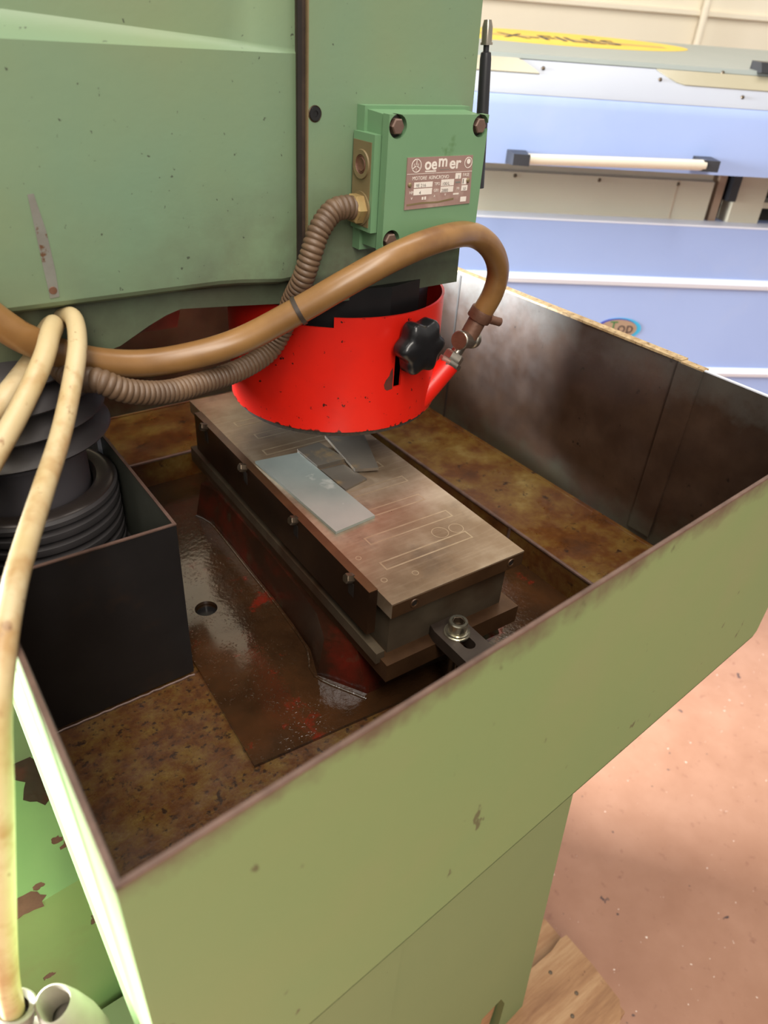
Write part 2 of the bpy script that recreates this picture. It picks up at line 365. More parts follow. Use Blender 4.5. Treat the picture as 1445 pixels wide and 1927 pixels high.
# front panel (slightly skewed sheet, open corner chamfer at the right)
def fpanel(x0, x1, z0, z1, th, off=0.0, chamfer=0.0):
    pts = [(x0, z0), (x1 - chamfer, z0), (x1, z0 + chamfer), (x1, z1), (x0, z1)] if chamfer else [(x0, z0), (x1, z0), (x1, z1), (x0, z1)]
    return prism(nb(), [(x, FY(x) + off, z) for x, z in pts], [(x, FY(x) + off + th, z) for x, z in pts])
pf = mk('tray_panel', bev(fpanel(XL, 0.419, ZB, ZT - 0.001, 0.0022, 0, 0.006), 0.0007, 2), 'tray_paint', GM); pf['label'] = 'olive green outer sheet of the tray front'
mk('panel_lining', fpanel(XL + 0.003, 0.394, ZF, ZT - 0.0025, 0.001, 0.0022), 'tray_inside', pf, 0)
mk('rim_edge', bev(fpanel(XL, 0.418, ZT - 0.0014, ZT + 0.0004, 0.0026, -0.0001), 0.0005, 2), 'rim_edge', pf)
mk('bottom_fold', prism(nb(), [(XL, FY(XL), ZB), (0.413, FY(0.413), ZB), (0.413, FY(0.413) + 0.05, ZB), (XL, FY(XL) + 0.05, ZB)],
                        [(x, y, ZB + 0.002) for x, y, _ in [(XL, FY(XL), 0), (0.413, FY(0.413), 0), (0.413, FY(0.413) + 0.05, 0), (XL, FY(XL) + 0.05, 0)]]), 'base_paint', pf)
# left panel
pl = mk('tray_panel', bbox((XL - 0.0022, FY(XL), ZB), (XL, YB, ZT), 0.0006), 'tray_paint', GM); pl['label'] = 'brightly lit outer sheet of the tray side'
mk('panel_lining', bbox((XL, FY(XL) + 0.003, ZF), (XL + 0.001, YB, ZT - 0.002)), 'tray_inside', pl, 0)
mk('rim_edge', bbox((XL - 0.0024, FY(XL), ZT - 0.001), (XL + 0.0004, YB, ZT + 0.0005), 0.0005), 'rim_edge', pl)
mk('bottom_fold', bbox((XL - 0.0045, FY(XL), ZB - 0.001), (XL + 0.004, YB, ZB + 0.006), 0.001), 'tray_paint', pl)
# right panel: two sheets, overlap strip, tan rim flange
pr_ = mk('tray_panel', bbox((XR, 0.012, ZF), (XR + 0.0022, YB, ZT), 0.0005), 'tray_inside', GM); pr_['label'] = 'oil stained brown sheet of the tray far side'
mk('rim_flange', bev(prism(nb(), [(XR - 0.0012, 0.038, ZT), (XR + 0.011, 0.038, ZT), (XR + 0.011, YB, ZT), (XR - 0.0012, YB, ZT)],
                           [(XR - 0.0012, 0.038, ZT + 0.0025), (XR + 0.011, 0.038, ZT + 0.0025), (XR + 0.011, YB, ZT + 0.0025), (XR - 0.0012, YB, ZT + 0.0025)]), 0.0008), 'tan_rim', pr_)
mk('lap_strip', bbox((XR - 0.0030, 0.011, ZL + 0.008), (XR - 0.0002, 0.040, ZT - 0.0004), 0.0006), 'tray_inside', pr_)
mk('strip_flange', bbox((XR - 0.002, 0.011, ZT - 0.001), (XR + 0.008, 0.0375, ZT + 0.0012), 0.0005), 'tan_rim', pr_)
mk('panel_joint', bbox((XR - 0.0006, 0.388, ZL), (XR, 0.391, ZT - 0.003)), 'dark_gap', pr_)
pq = mk('tray_panel', bbox((XR + 0.0004, FY(XR) + 0.003, ZF), (XR + 0.0024, 0.0115, ZT), 0.0005), 'tray_inside', GM); pq['label'] = 'brown corner sheet of the tray far side'
mk('rim_edge', bbox((XR + 0.0002, FY(XR) + 0.003, ZT - 0.0006), (XR + 0.0040, 0.0112, ZT + 0.0006), 0.0004), 'ridge_white', pq)
for y, z in ((-0.048, -0.02), (-0.046, -0.028)): mk('rivet', lathe(nb(), [(0, 0.0012), (0.0018, 0.0009), (0.0024, 0)], (XR + 0.0004, y, z), (-1, 0, 0), 12), 'dark_screw', pq)
mk('tray_panel', bbox((XL, YB, ZF), (XR, YB + 0.002, ZT)), 'tray_inside', GM, 0)
# ledge along far side and back with rolled lip
bm = pxy([(XI, FY(XI) + 0.004), (XR, FY(XR) + 0.004), (XR, YB), (XL + 0.002, YB), (XL + 0.002, 0.478), (XI, 0.478)], ZL - 0.003, ZL)
lg = mk('tray_ledge', bm, 'ledge', GM, 0); lg['label'] = 'rust brown ledge inside the tray'
mk('ledge_riser', bbox((XI - 0.001, FY(XI) + 0.004, ZF - 0.005), (XI + 0.002, 0.478, ZL - 0.001)), 'ledge', lg)
mk('ledge_riser', bbox((XL + 0.002, 0.476, ZF - 0.005), (XI, 0.479, ZL - 0.001)), 'ledge', lg)
mk('ledge_lip', tube(nb(), spline([(XI, -0.13, ZL - 0.0005), (XI, 0.2, ZL - 0.0005), (XI, 0.477, ZL - 0.0005)], 0.05), 0.0022, 10), 'rim_edge', lg)
mk('ledge_lip', tube(nb(), spline([(XI, 0.477, ZL - 0.0005), (0.0, 0.477, ZL - 0.0005), (XL + 0.003, 0.477, ZL - 0.0005)], 0.05), 0.0022, 10), 'rim_edge', lg)
mk('weld_bead', tube(nb(), [V((XR - 0.007, y, ZL)) for y in (-0.12, 0.1, 0.3, 0.6)], 0.0012, 8), 'ledge', lg)
mk('riser_rib', bbox((XI - 0.0024, 0.118, ZF + 0.006), (XI - 0.0008, 0.1208, ZL - 0.002)), 'rim_edge', lg)
mk('back_bead', tube(nb(), [V((x, YB - 0.003, ZL + 0.001)) for x in (XL, 0.0, 0.39)], 0.0016, 8), 'ledge', lg)
# tray bottom and casting plate with drain hole
HX, HY, HR = -0.0766, 0.2149, 0.0118
def holed_plate(outer, z, th, deep):
    bm = nb(); seg = 32
    O = [bm.verts.new((x, y, z)) for x, y in outer]; D = [bm.verts.new((x, y, z - th)) for x, y in outer]
    R1 = [bm.verts.new((HX + HR * math.cos(2 * PI * i / seg), HY + HR * math.sin(2 * PI * i / seg), z)) for i in range(seg)]
    R0 = [bm.verts.new((v.co.x, v.co.y, z - deep)) for v in R1]
    es = [bm.edges.new((q[i], q[(i + 1) % len(q)])) for q in (O, R1) for i in range(len(q))]
    bmesh.ops.triangle_fill(bm, edges=es, use_beauty=True)
    for i in range(seg): bm.faces.new((R0[i], R1[i], R1[(i + 1) % seg], R0[(i + 1) % seg]))
    for i in range(len(O)): bm.faces.new((O[i], D[i], D[(i + 1) % len(O)], O[(i + 1) % len(O)]))
    return bm
mk('tray_bottom', holed_plate([(XL + 0.001, FY(XL) + 0.003), (XI + 0.002, FY(XI) + 0.003), (XI + 0.002, 0.479), (XL + 0.001, 0.479)], ZF - 0.0035, 0.0025, 0.0025), 'bottom', GM, 0)
def casting_plate(): return holed_plate([(-0.125, 0.012), (0.274, -0.018), (0.274, 0.476), (-0.119, 0.476), (-0.119, 0.139)], ZF, 0.004, 0.008)
cp = mk('casting_plate', casting_plate(), 'wet', GM, 20); cp['label'] = 'wet glossy red brown plate in the tray bottom'
mk('drain_hole', lathe(nb(), [(0, 0), (HR - 0.0002, 0)], (HX, HY, ZF - 0.0075), (0, 0, 1), 32), 'black_metal', cp, 0)  # black disc stands in for the dark depth of the hole
# black sheet box round the column
BX, BY, BT, BL = -0.124, 0.1384, 0.0424, -0.262
bmx = nb()
sb = mk('splash_box', bev(pxz([(BL, ZF), (BX, ZF), (BX, BT), (BL, BT)], BY, BY + 0.0018), 0.0005), 'black_sheet', GM); sb['label'] = 'black sheet steel box round the column'
mk('box_side', bbox((BX - 0.0018, BY + 0.001, ZF), (BX, 0.47, BT), 0.0005), 'box_inside', sb)
mk('box_side', bbox((BL, BY + 0.001, ZF), (BL + 0.0018, 0.47, BT), 0.0005), 'black_sheet', sb)
mk('box_side', bbox((BL, 0.468, ZF), (BX, 0.470, BT), 0.0005), 'box_inside', sb)
mk('rim_edge', bbox((BL, BY - 0.0003, BT - 0.0006), (BX + 0.0003, BY + 0.0026, BT + 0.0005), 0.0004), 'rim_edge', sb)
mk('rim_edge', bbox((BX - 0.0024, BY, BT - 0.0006), (BX + 0.0003, 0.47, BT + 0.0006), 0.0004), 'rim_edge', sb)
mk('weld_bead', tube(nb(), [V((BL + (BX - BL) * i / 24, BY - 0.001 + 0.0004 * math.sin(i * 2.3), ZF - 0.003 + 0.0004 * math.sin(i * 3.1))) for i in range(25)], 0.0013, 8), 'rim_edge', sb)
mk('lit_wall_strip', bbox((-0.1300, 0.326, -0.05), (-0.1260, 0.368, BT - 0.003), 0.001), 'ridge_white', sb)  # white strip added for the lit sliver of the box's inner wall
# column with ribbed ring and bellows discs
CX, CY = -0.2062, 0.281
cl = mk('column', lathe(nb(), [(0, ZF), (0.0535, ZF), (0.0535, 0.07), (0.049, 0.075), (0.049, 0.2), (0, 0.2)], (CX, CY, 0), (0, 0, 1), 64), 'column', GM)
pro = [(0.0555, -0.055), (0.0555, 0.030), (0.0585, 0.0345), (0.066, 0.0365), (0.0735, 0.0345), (0.0765, 0.031)]
z = 0.027
for k in range(6):
    pro += [(0.0765, z), (0.0715, z - 0.0022), (0.0715, z - 0.0042), (0.0765, z - 0.0064)]; z -= 0.0125
    pro += [(0.0768, z + 0.003)]
pro += [(0.0765, -0.055), (0.0555, -0.055)]
mk('ribbed_ring', lathe(nb(), pro, (CX, CY, 0), (0, 0, 1), 72), 'black_rubber', GM, 25)
mk('ring_cap', lathe(nb(), [(0.0560, 0.0312), (0.0588, 0.0350), (0.066, 0.0372), (0.0733, 0.0350), (0.0745, 0.0338)], (CX, CY, 0), (0, 0, 1), 72), 'ring_face', GM)
mk('ring_foot', lathe(nb(), [(0.054, -0.1), (0.086, -0.1), (0.086, -0.055), (0.082, -0.052), (0.054, -0.052)], (CX + 0.002, CY - 0.004, 0), (0, 0, 1), 48), 'black_rubber', GM)
pro = [(0.05, 0.078)]
for k in range(4):
    z = 0.084 + k * 0.0215
    pro += [(0.083 - k * 0.002, z + 0.002), (0.0846 - k * 0.002, z + 0.004), (0.083 - k * 0.002, z + 0.0065), (0.066, z + 0.0135), (0.060, z + 0.0165)]
pro += [(0.05, 0.172)]
mk('bellows', lathe(nb(), pro, (CX - 0.004, CY + 0.006, 0), (0, 0, 1), 72), 'black_rubber', GM, 40)
# base cabinet below the tray
def bface(pts, off, th):  # polygon on the skewed front plane
    return prism(nb(), [(x, FY(x) + off, z) for x, z in pts], [(x, FY(x) + off + th, z) for x, z in pts])
bc = mk('base_cabinet', bev(bface([(-0.072, ZB), (0.150, ZB), (0.2447, -0.86), (0.184, -0.86), (0.176, -0.742), (0.160, -0.704), (0.122, -0.704), (0.122, -0.86), (-0.072, -0.86)], 0.031, 0.02), 0.0015), 'base_paint', GM)
bc['label'] = 'green front sheet of the base cabinet'
mk('cabinet_sheet', bev(bface([(-0.25, ZB), (-0.0725, ZB), (-0.0725, -0.86), (-0.25, -0.86)], 0.0275, 0.02), 0.0012), 'base_paint', bc)
bm = nb(); prism(bm, [(0.150, FY(0.15) + 0.052, ZB), (0.2447, FY(0.2447) + 0.052, -0.86), (-0.08, FY(-0.08) + 0.052, -0.86), (-0.08, FY(-0.08) + 0.052, ZB)],
                 [(0.150, 0.45, ZB), (0.2447, 0.45, -0.86), (-0.08, 0.45, -0.86), (-0.08, 0.45, ZB)])
mk('cabinet_body', bm, 'base_paint', bc)
mk('levelling_foot', bbox((0.126, -0.118 + 0.012, -0.86), (0.176, -0.118 + 0.0125, -0.70)), 'wood', bc)
# base body seen under the left of the tray
bb_ = mk('base_body', bev(pxy([(-0.62, 0.052), (-0.225, 0.075), (-0.225, 0.6), (-0.62, 0.6)], -0.86, -0.25), 0.004, 2), 'chipped', GM); bb_['label'] = 'green base body with chipped paint'
mk('base_step', bbox((-0.62, 0.228, -0.25), (-0.225, 0.6, ZB - 0.002), 0.003), 'base_paint', bb_)
mk('base_lug', bbox((-0.296, 0.030, -0.62), (-0.235, 0.062, -0.465), 0.004), 'base_paint', bb_)
bm = nb(); pts = []
random.seed(3)
for i in range(26):
    a = 2 * PI * i / 26; k = 1 + 0.28 * math.sin(3 * a + 1) + 0.16 * math.sin(7 * a) + random.uniform(-.07, .07); pts.append((-0.2725 + 0.022 * k * math.cos(a), 0.204 + 0.030 * k * math.sin(a)))
mk('paint_chip', pxy(pts, -0.2502, -0.2494), 'table', bb_, 0)
for cx_, cy_, s in ((-0.315, 0.074, 0.016), (-0.302, 0.086, 0.005), (-0.268, 0.112, 0.009), (-0.262, 0.094, 0.006), (-0.277, 0.121, 0.006)):
    pts = []
    for i in range(16):
        a = 2 * PI * i / 16; k = s * random.uniform(.55, 1.1); pts.append((cx_ + k * math.cos(a), cy_ + 0.7 * k * math.sin(a)))
    mk('paint_chip', pxy(pts, -0.2502, -0.2496), 'rust_brown', bb_, 0)

# ------------------------------------------------------------------ work table casting under the chuck
WT = root('work_table', (0.08, 0.2, ZF), 'red and brown cast table carrying the chuck in the tray', 'table')
edge_t = [(-0.0045, 0.381), (0.004, 0.356), (0.003, 0.30), (0.001, 0.246), (-0.0005, 0.195), (-0.003, 0.150), (-0.0075, 0.104), (-0.0195, 0.071)]
top = edge_t + [(0.0015, 0.049), (0.16, 0.04), (0.17, 0.10), (0.17, 0.40), (0.03, 0.40)]
low_ = [(x - 0.008, y + (0.004 if i < 2 else -0.001)) for i, (x, y) in enumerate(edge_t)] + [(0.0, 0.024), (0.166, 0.016), (0.182, 0.09), (0.182, 0.42), (0.02, 0.42)]
bm = nb(); prism(bm, [(x, y, ZF - 0.002) for x, y in low_], [(x, y, -0.0855) for x, y in top]); bev(bm, 0.0025, 2)
mk('table_casting', bm, 'table', WT)
bm = nb(); pa = spline([(x - 0.010, y, ZF) for x, y in edge_t] + [(-0.004, 0.020, ZF)], 0.01); tube(bm, pa, 0.0016, 8)
mk('fillet_bead', bm, 'wet', WT)

# ------------------------------------------------------------------ magnetic chuck
MC = root('magnetic_chuck', (0.075, 0.2, -0.0855), 'long rectangular magnetic chuck with ground steel face', 'chuck')
TH = -0.0284
Rz = Matrix.Rotation(TH, 4, 'Z')
CW, CL = 0.15, 0.436
mk('base_plate', bbox((-0.003, -0.0045, -0.0855), (CW + 0.003, CL + 0.004, -0.0655), 0.0012, 2, Rz), 'chuck_edge', MC)
mk('body', bbox((0.006, 0.009, -0.0655), (CW - 0.010, CL - 0.006, -0.015), 0.002, 2, Rz), 'chuck_body', MC)
tp = mk('top_plate', bbox((0.0, 0.0, -0.0155), (CW, CL, 0.0), 0.0006, 2, Rz), 'chuck_top', MC)
mk('plate_edge', bbox((0.0005, -0.0004, -0.0153), (CW - 0.0005, 0.0006, -0.0012), 0, 1, Rz), 'chuck_edge', tp, 0)
def inlay_frame(x0, x1, y0, y1, wd=0.0016):
    bm = nb()
    for a, b in (((x0, y0), (x1, y0 + wd)), ((x0, y1 - wd), (x1, y1)), ((x0, y0 + wd), (x0 + wd, y1 - wd)), ((x1 - wd, y0 + wd), (x1, y1 - wd))):
        box(bm, (a[0], a[1], -0.0002), (b[0], b[1], 0.00012), Rz)
    return bm
for k in range(9):
    y = 0.040 + k * 0.0375 + (0.006 if k > 4 else 0)
    mk('pole_inlay', inlay_frame(0.022 if k % 2 == 0 else 0.030, 0.128 if k % 2 else 0.122, y, y + 0.0125), 'inlay', tp, 0)
for x, y, r in ((0.0420, 0.0245, 0.0032), (0.0100, 0.0670, 0.0028), (0.0125, 0.030, 0.003), (0.117, 0.0600, 0.0075), (0.099, 0.062, 0.0085)):
    mk('dowel_ring', lathe(nb(), [(r - 0.0007, -0.0002), (r - 0.0007, 0.0001), (r, 0.0001), (r, -0.0002)], Rz @ V((x, y, 0)), (0, 0, 1), 28), 'inlay', tp)
for x in (0.0235, 0.1345):
    h = mk('screw_hole', lathe(nb(), [(0, 0.0), (0.0028, 0.0), (0.0030, 0.0006), (0.0042, 0.0010), (0.0046, 0.0)], Rz @ V((x, -0.0002, -0.0078)), (0, -1, 0), 24), 'chuck_edge', tp)
    mk('hole_bore', lathe(nb(), [(0, 0.0003), (0.0027, 0.0003)], Rz @ V((x, -0.0003, -0.0078)), (0, -1, 0), 20), 'dark_gap', h, 0)
mk('grease_nipple', lathe(nb(), [(0, 0.003), (0.0015, 0.0025), (0.002, 0)], Rz @ V((0.079, 0.009, -0.0168)), (0, -1, 0), 12), 'zinc', MC)
rl = mk('side_rail', bbox((-0.0092, 0.0205, -0.046), (-0.0006, 0.398, 0.0022), 0.0008, 2, Rz), 'rail', MC)
mk('rail_edge', bbox((-0.0093, 0.0203, 0.0017), (-0.0006, 0.398, 0.0024), 0.0003, 1, Rz), 'rail_top', rl)
for y in (0.0475, 0.1475, 0.2595, 0.3640):
    s = mk('rail_screw', lathe(nb(), [(0, 0.0075), (0.0040, 0.0075), (0.0047, 0.0066), (0.0047, 0)], Rz @ V((-0.0090, y, -0.0012)), (-1, 0, 0.35), 6), 'dark_screw', rl)
    mk('screw_slot', bbox((-0.0098, y - 0.004, -0.020), (-0.0090, y + 0.004, -0.006), 0.0008, 2, Rz), 'dark_gap', rl)
mk('guide_rib', bbox((-0.0075, 0.006, -0.0700), (0.001, CL - 0.01, -0.058), 0.0015, 2, Rz), 'chuck_body', MC)

# clamp bar with cap screw
CB = root('clamp_bar', (0.062, -0.035, -0.12), 'dark slotted clamp bar holding down the chuck front', 'clamp')
ca = V((0.0665, -0.0185, 0)); cdir = V((-0.02, -0.98, 0)).normalized(); cperp = V((-cdir.y, cdir.x, 0))
def cb(u, v, z): q = ca + cdir * u + cperp * v; return (q.x, q.y, z)
def slot_bar():
    bm = nb(); hw, z0, z1 = 0.0165, -0.066, -0.053; n = 10; sw = 0.0058; s0, s1 = -0.004, 0.013
    inner = [(s0 + sw * math.cos(PI / 2 + PI * i / n), sw * math.sin(PI / 2 + PI * i / n)) for i in range(n + 1)] + [(s1 + sw * math.cos(-PI / 2 + PI * i / n), sw * math.sin(-PI / 2 + PI * i / n)) for i in range(n + 1)]
    L0, L1 = -0.024, 0.062
    def outp(u, v):
        return (max(L0, min(L1, u if abs(u - 0.01) < 0.02 else (L0 if u < 0 else L1))), hw if v > 0 else -hw)
    k = len(inner); outer = []
    for i, (u, v) in enumerate(inner):
        if i <= n:
            th = PI / 2 + PI * i / n; c_, s_ = math.cos(th), math.sin(th); q = max(abs(c_) / (s0 - L0), abs(s_) / hw); outer.append((s0 + c_ / q, s_ / q))
        else:
            th = -PI / 2 + PI * (i - n - 1) / n; c_, s_ = math.cos(th), math.sin(th); q = max(abs(c_) / (L1 - s1), abs(s_) / hw); outer.append((s1 + c_ / q, s_ / q))
    it = [bm.verts.new(cb(u, v, z1)) for u, v in inner]; ib = [bm.verts.new(cb(u, v, z0)) for u, v in inner]
    ot = [bm.verts.new(cb(u, v, z1)) for u, v in outer]; ob = [bm.verts.new(cb(u, v, z0)) for u, v in outer]
    for i in range(k):
        j = (i + 1) % k
        for a, b in ((it, ot), (ot, ob), (ob, ib), (ib, it)): bm.faces.new((a[i], a[j], b[j], b[i]))
    return bm
mk('bar', slot_bar(), 'clamp_steel', CB)
mk('heel_block', bev(prism(nb(), [cb(0.028, -0.014, -0.13), cb(0.028, 0.014, -0.13), cb(0.06, 0.014, -0.13), cb(0.06, -0.014, -0.13)], [cb(0.028, -0.014, -0.066), cb(0.028, 0.014, -0.066), cb(0.06, 0.014, -0.066), cb(0.06, -0.014, -0.066)]), 0.001), 'clamp_steel', CB)
mk('washer', lathe(nb(), [(0.0045, 0), (0.0123, 0), (0.0123, 0.0018), (0.0118, 0.0022), (0.0045, 0.0022)], cb(-0.004, 0, -0.053), (0, 0, 1), 40), 'zinc', CB)
sc = mk('cap_screw', lathe(nb(), [(0, 0.0), (0.0088, 0.0), (0.0088, 0.0112), (0.0080, 0.0122), (0.0058, 0.0122), (0.0056, 0.0118)], cb(-0.004, 0, -0.0508), (0, 0, 1), 40), 'zinc', CB)
mk('screw_flange', lathe(nb(), [(0.0088, 0.0002), (0.0108, 0.0002), (0.0104, 0.0012), (0.0088, 0.0014)], cb(-0.004, 0, -0.0508), (0, 0, 1), 40), 'zinc', sc)
mk('hex_socket', lathe(nb(), [(0.0059, 0.0121), (0.0050, 0.0119), (0.0050, 0.0060), (0, 0.0056)], cb(-0.004, 0, -0.0508), (0, 0, 1), 6), 'dark_screw', sc, 20)
mk('screw_shank', cyl(cb(-0.004, 0, -0.125), (0, 0, 1), 0.0044, 0.076, 20), 'dark_screw', CB)

# steel offcuts lying on the chuck
def offcut(name, pts, z0, th, mat, label, tilt=0.0):
    cx_ = sum(p[0] for p in pts) / 4; cy_ = sum(p[1] for p in pts) / 4
    bm = prism(nb(), [(x, y, z0 + tilt * (x - cx_)) for x, y in pts], [(x, y, z0 + th + tilt * (x - cx_)) for x, y in pts]); bev(bm, 0.0003, 1)
    return tag(mk(name, bm, mat, None, 30, (cx_, cy_, z0)), label, 'plate', 'steel offcuts on the chuck')
offcut('steel_plate', [(0.0104, 0.2602), (0.0600, 0.2540), (0.0612, 0.1108), (0.0141, 0.1073)], 0.0002, 0.0030, 'bright_plate', 'long bright steel strip lying on the chuck, largest of the loose plates')
offcut('steel_plate', [(0.0610, 0.2585), (0.0900, 0.2602), (0.0966, 0.2143), (0.0612, 0.2165)], 0.0002, 0.0046, 'grey_plate', 'small grey steel plate touching the far end of the bright strip')
offcut('steel_plate', [(0.1030, 0.2685), (0.1440, 0.2500), (0.1141, 0.1789), (0.0905, 0.1886)], 0.0030, 0.0034, 'grey_plate', 'grey steel plate with a rust line nearest the red guard', 0.004)
offcut('steel_plate', [(0.0622, 0.2120), (0.0895, 0.2100), (0.0945, 0.1720), (0.0632, 0.1655)], 0.0002, 0.0022, 'grey_plate', 'thin dull steel plate beside the middle of the bright strip')

# ------------------------------------------------------------------ grinding head
GH = root('grinding_head', (0.0, 0.32, 0.17), 'large green grinding head overhanging the tray', 'grinder')
# big side panel with tapering crease
def head_panel():
    bm = nb(); nx, x0, x1 = 44, -0.80, 0.0375  # arm lengthened out of view to block window light from the terminal box
    rows = [(0.206, .219), (0.2095, .2125), (0.213, .2102), (0.225, .2100), (0.30, .2100), (0.366, .2100), (0.3732, .2100), ('c', 0), ('c', 1), ('c', 2), (0.48, None), (0.8, None)]
    grid = []
    for i in range(nx + 1):
        s = i / nx; x = x0 + (x1 - x0) * s
        k = max(0.0, min(1.0, (0.036 - x) / 0.24)); dpt = 0.026 * k; hh = 0.003 + 0.014 * k
        edge = 0.006 * max(0, (x - 0.031) / 0.0065) ** 2
        drop = 0.006 * max(0.0, min(1.0, (x + 0.03) / 0.06))
        col = []
        for z_, y_ in rows:
            if z_ == 'c':
                f = (0.35, 0.75, 1.0)[y_]; zz = 0.3735 + hh * f; yy = .2100 + dpt * (0.45, 0.85, 1.0)[y_] + 0.0008
            else:
                zz = z_ - (drop if z_ < 0.22 else 0); yy = (.2100 + dpt + 0.0008 if y_ is None else y_)
            col.append(bm.verts.new((x, yy + edge, zz)))
        grid.append(col)
    for a, b in zip(grid, grid[1:]):
        for j in range(len(rows) - 1): bm.faces.new((a[j], b[j], b[j + 1], a[j + 1]))
    # close the back
    back = [[bm.verts.new((c[j].co.x, 0.44, c[j].co.z)) for j in (0, -1)] for c in (grid[0], grid[-1])]
    for gi, bk_ in ((0, back[0]), (-1, back[1])):
        bm.faces.new(grid[gi] + [bk_[1], bk_[0]])
    bm.faces.new([c[0] for c in grid] + [back[1][0], back[0][0]]); bm.faces.new([c[-1] for c in grid] + [back[1][1], back[0][1]])
    bm.faces.new((back[0][0], back[0][1], back[1][1], back[1][0]))
    return bm
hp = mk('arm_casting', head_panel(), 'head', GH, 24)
mk('paint_scrape', pxz([(-0.1730, 0.286), (-0.1690, 0.2865), (-0.1655, 0.262), (-0.1645, 0.236), (-0.1650, 0.2165), (-0.1715, 0.2160), (-0.1722, 0.240)], 0.2096, 0.2105), 'bare_metal', hp, 0)
mk('paint_chip', lathe(nb(), [(0, 0.0007), (0.0026, 0.0006), (0.003, 0)], (-0.1686, 0.2098, 0.2215), (0, -1, 0), 10), 'rust_brown', hp)
# lower webs of the arm
web = [(-0.80, 0.210), (-0.80, 0.150), (-0.18, 0.152), (-0.121, 0.1645), (-0.0954, 0.1775), (-0.080, 0.184), (-0.0669, 0.1875), (-0.0261, 0.184), (0.044, 0.1775), (0.044, 0.210)]
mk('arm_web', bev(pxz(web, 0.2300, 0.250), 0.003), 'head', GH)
web2 = [(-0.40, 0.210), (-0.40, 0.10), (0.0, 0.10), (0.02, 0.17), (0.044, 0.18), (0.044, 0.210)]
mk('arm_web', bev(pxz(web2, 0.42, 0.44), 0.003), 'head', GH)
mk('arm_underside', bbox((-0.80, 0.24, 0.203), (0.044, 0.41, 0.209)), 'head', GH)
# dark joint strip and motor cover
mk('joint_strip', bbox((0.0365, 0.2125, 0.186), (0.0470, 0.40, 0.8), 0.001), 'seam_dirt', GH)
mk('joint_gap', bbox((0.0360, 0.2118, 0.21), (0.0398, 0.2130, 0.8)), 'dark_gap', GH)
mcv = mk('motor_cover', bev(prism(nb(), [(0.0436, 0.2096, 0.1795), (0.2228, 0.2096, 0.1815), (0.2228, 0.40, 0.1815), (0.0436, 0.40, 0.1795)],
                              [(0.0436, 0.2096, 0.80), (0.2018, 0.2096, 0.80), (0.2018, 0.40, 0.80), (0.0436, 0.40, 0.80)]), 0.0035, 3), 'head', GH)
mk('cover_edge', bbox((0.0430, 0.2092, 0.19), (0.0442, 0.2120, 0.8), 0.0005), 'knockout', mcv)
s = mk('cover_screw', lathe(nb(), [(0.0036, -0.001), (0.0056, 0.0008), (0.0060, 0.0006), (0.0062, 0)], (0.0503, 0.2098, 0.3338), (0, -1, 0), 28), 'dark_screw', mcv)
mk('screw_socket', lathe(nb(), [(0, 0.0004), (0.0024, 0.0004), (0.0024, 0.0012), (0.0050, 0.0012), (0.0054, 0.0002)], (0.0503, 0.2098, 0.3338), (0, -1, 0), 28), 'black_metal', s)
# spindle barrel under the cover
GX, GY, GR = 0.1316, 0.296, 0.1145
mk('spindle_barrel', lathe(nb(), [(0, 0.095), (0.096, 0.095), (0.098, 0.100), (0.098, 0.190), (0, 0.190)], (GX, GY + 0.002, 0), (0, 0, 1), 14), 'black_metal', GH, 15)

# ------------------------------------------------------------------ red wheel guard
WG = root('wheel_guard', (GX, GY, 0.05), 'bright red round wheel guard above the chuck', 'guard')
def guard_ring():
    bm = nb(); N = 180; zb = 0.05
    SL0, SL1 = -92.0, -87.4                       # adjusting slot
    def top(a):
        if -150 < a < -124: return 0.1585
        if -124 <= a < -20: return 0.1685
        return 0.174
    outs = {}
    zs = [0.0, 0.3, 0.38, 0.44, 0.72, 0.86, 1.0]
    def vv(a, z, r):
        k = (round(a % 360, 4), round(z, 5), r)
        if k not in outs: q = math.radians(a); outs[k] = bm.verts.new((GX + r * math.cos(q), GY + r * math.sin(q), z))
        return outs[k]
    angs = sorted(set([-180 + 360 * i / N for i in range(N)] + [SL0, SL1, -124.0, -150.0, -89.7]))
    angs = [a for a in angs if not (SL0 < a < SL1 and a not in (-89.7,))]
    cells = []
    for i, a in enumerate(angs):
        b = angs[(i + 1) % len(angs)]
        mid = (a + (b if b > a else b + 360)) / 2; tz = top(mid)
        zl_ = [zb, 0.09, 0.0945, 0.128, 0.1585] + ([tz] if tz > 0.159 else [])
        for z0, z1 in zip(zl_, zl_[1:]):
            if SL0 - .01 <= a and b <= SL1 + .01 and 0.0944 <= z0 < 0.127: continue
            cells.append((a, b, z0, z1))
    t_ = 0.0026
    from collections import Counter
    ec = Counter(); own = {}
    for a, b, z0, z1 in cells:
        for R_, fl_ in ((GR, 0), (GR - t_, 1)):
            q = [vv(a, z0, R_), vv(b, z0, R_), vv(b, z1, R_), vv(a, z1, R_)]
            bm.faces.new(q if not fl_ else q[::-1])
        for e in (((a, z0), (b, z0)), ((b, z0), (b, z1)), ((b, z1), (a, z1)), ((a, z1), (a, z0))):
            k = tuple(sorted((round(p[0] % 360, 4), round(p[1], 5)) for p in e)); ec[k] += 1; own[k] = e
    for k, c_ in ec.items():
        if c_ == 1:
            (a, z0), (b, z1) = own[k]; bm.faces.new((vv(a, z0, GR), vv(a, z0, GR - t_), vv(b, z1, GR - t_), vv(b, z1, GR)))
    return bm
gd = mk('guard_ring', guard_ring(), 'red', WG, 40)
def on_ring(pts, r0, r1):
    f = lambda a, z, r: (GX + r * math.cos(math.radians(a)), GY + r * math.sin(math.radians(a)), z)
    return prism(nb(), [f(a, z, r0) for a, z in pts], [f(a, z, r1) for a, z in pts])
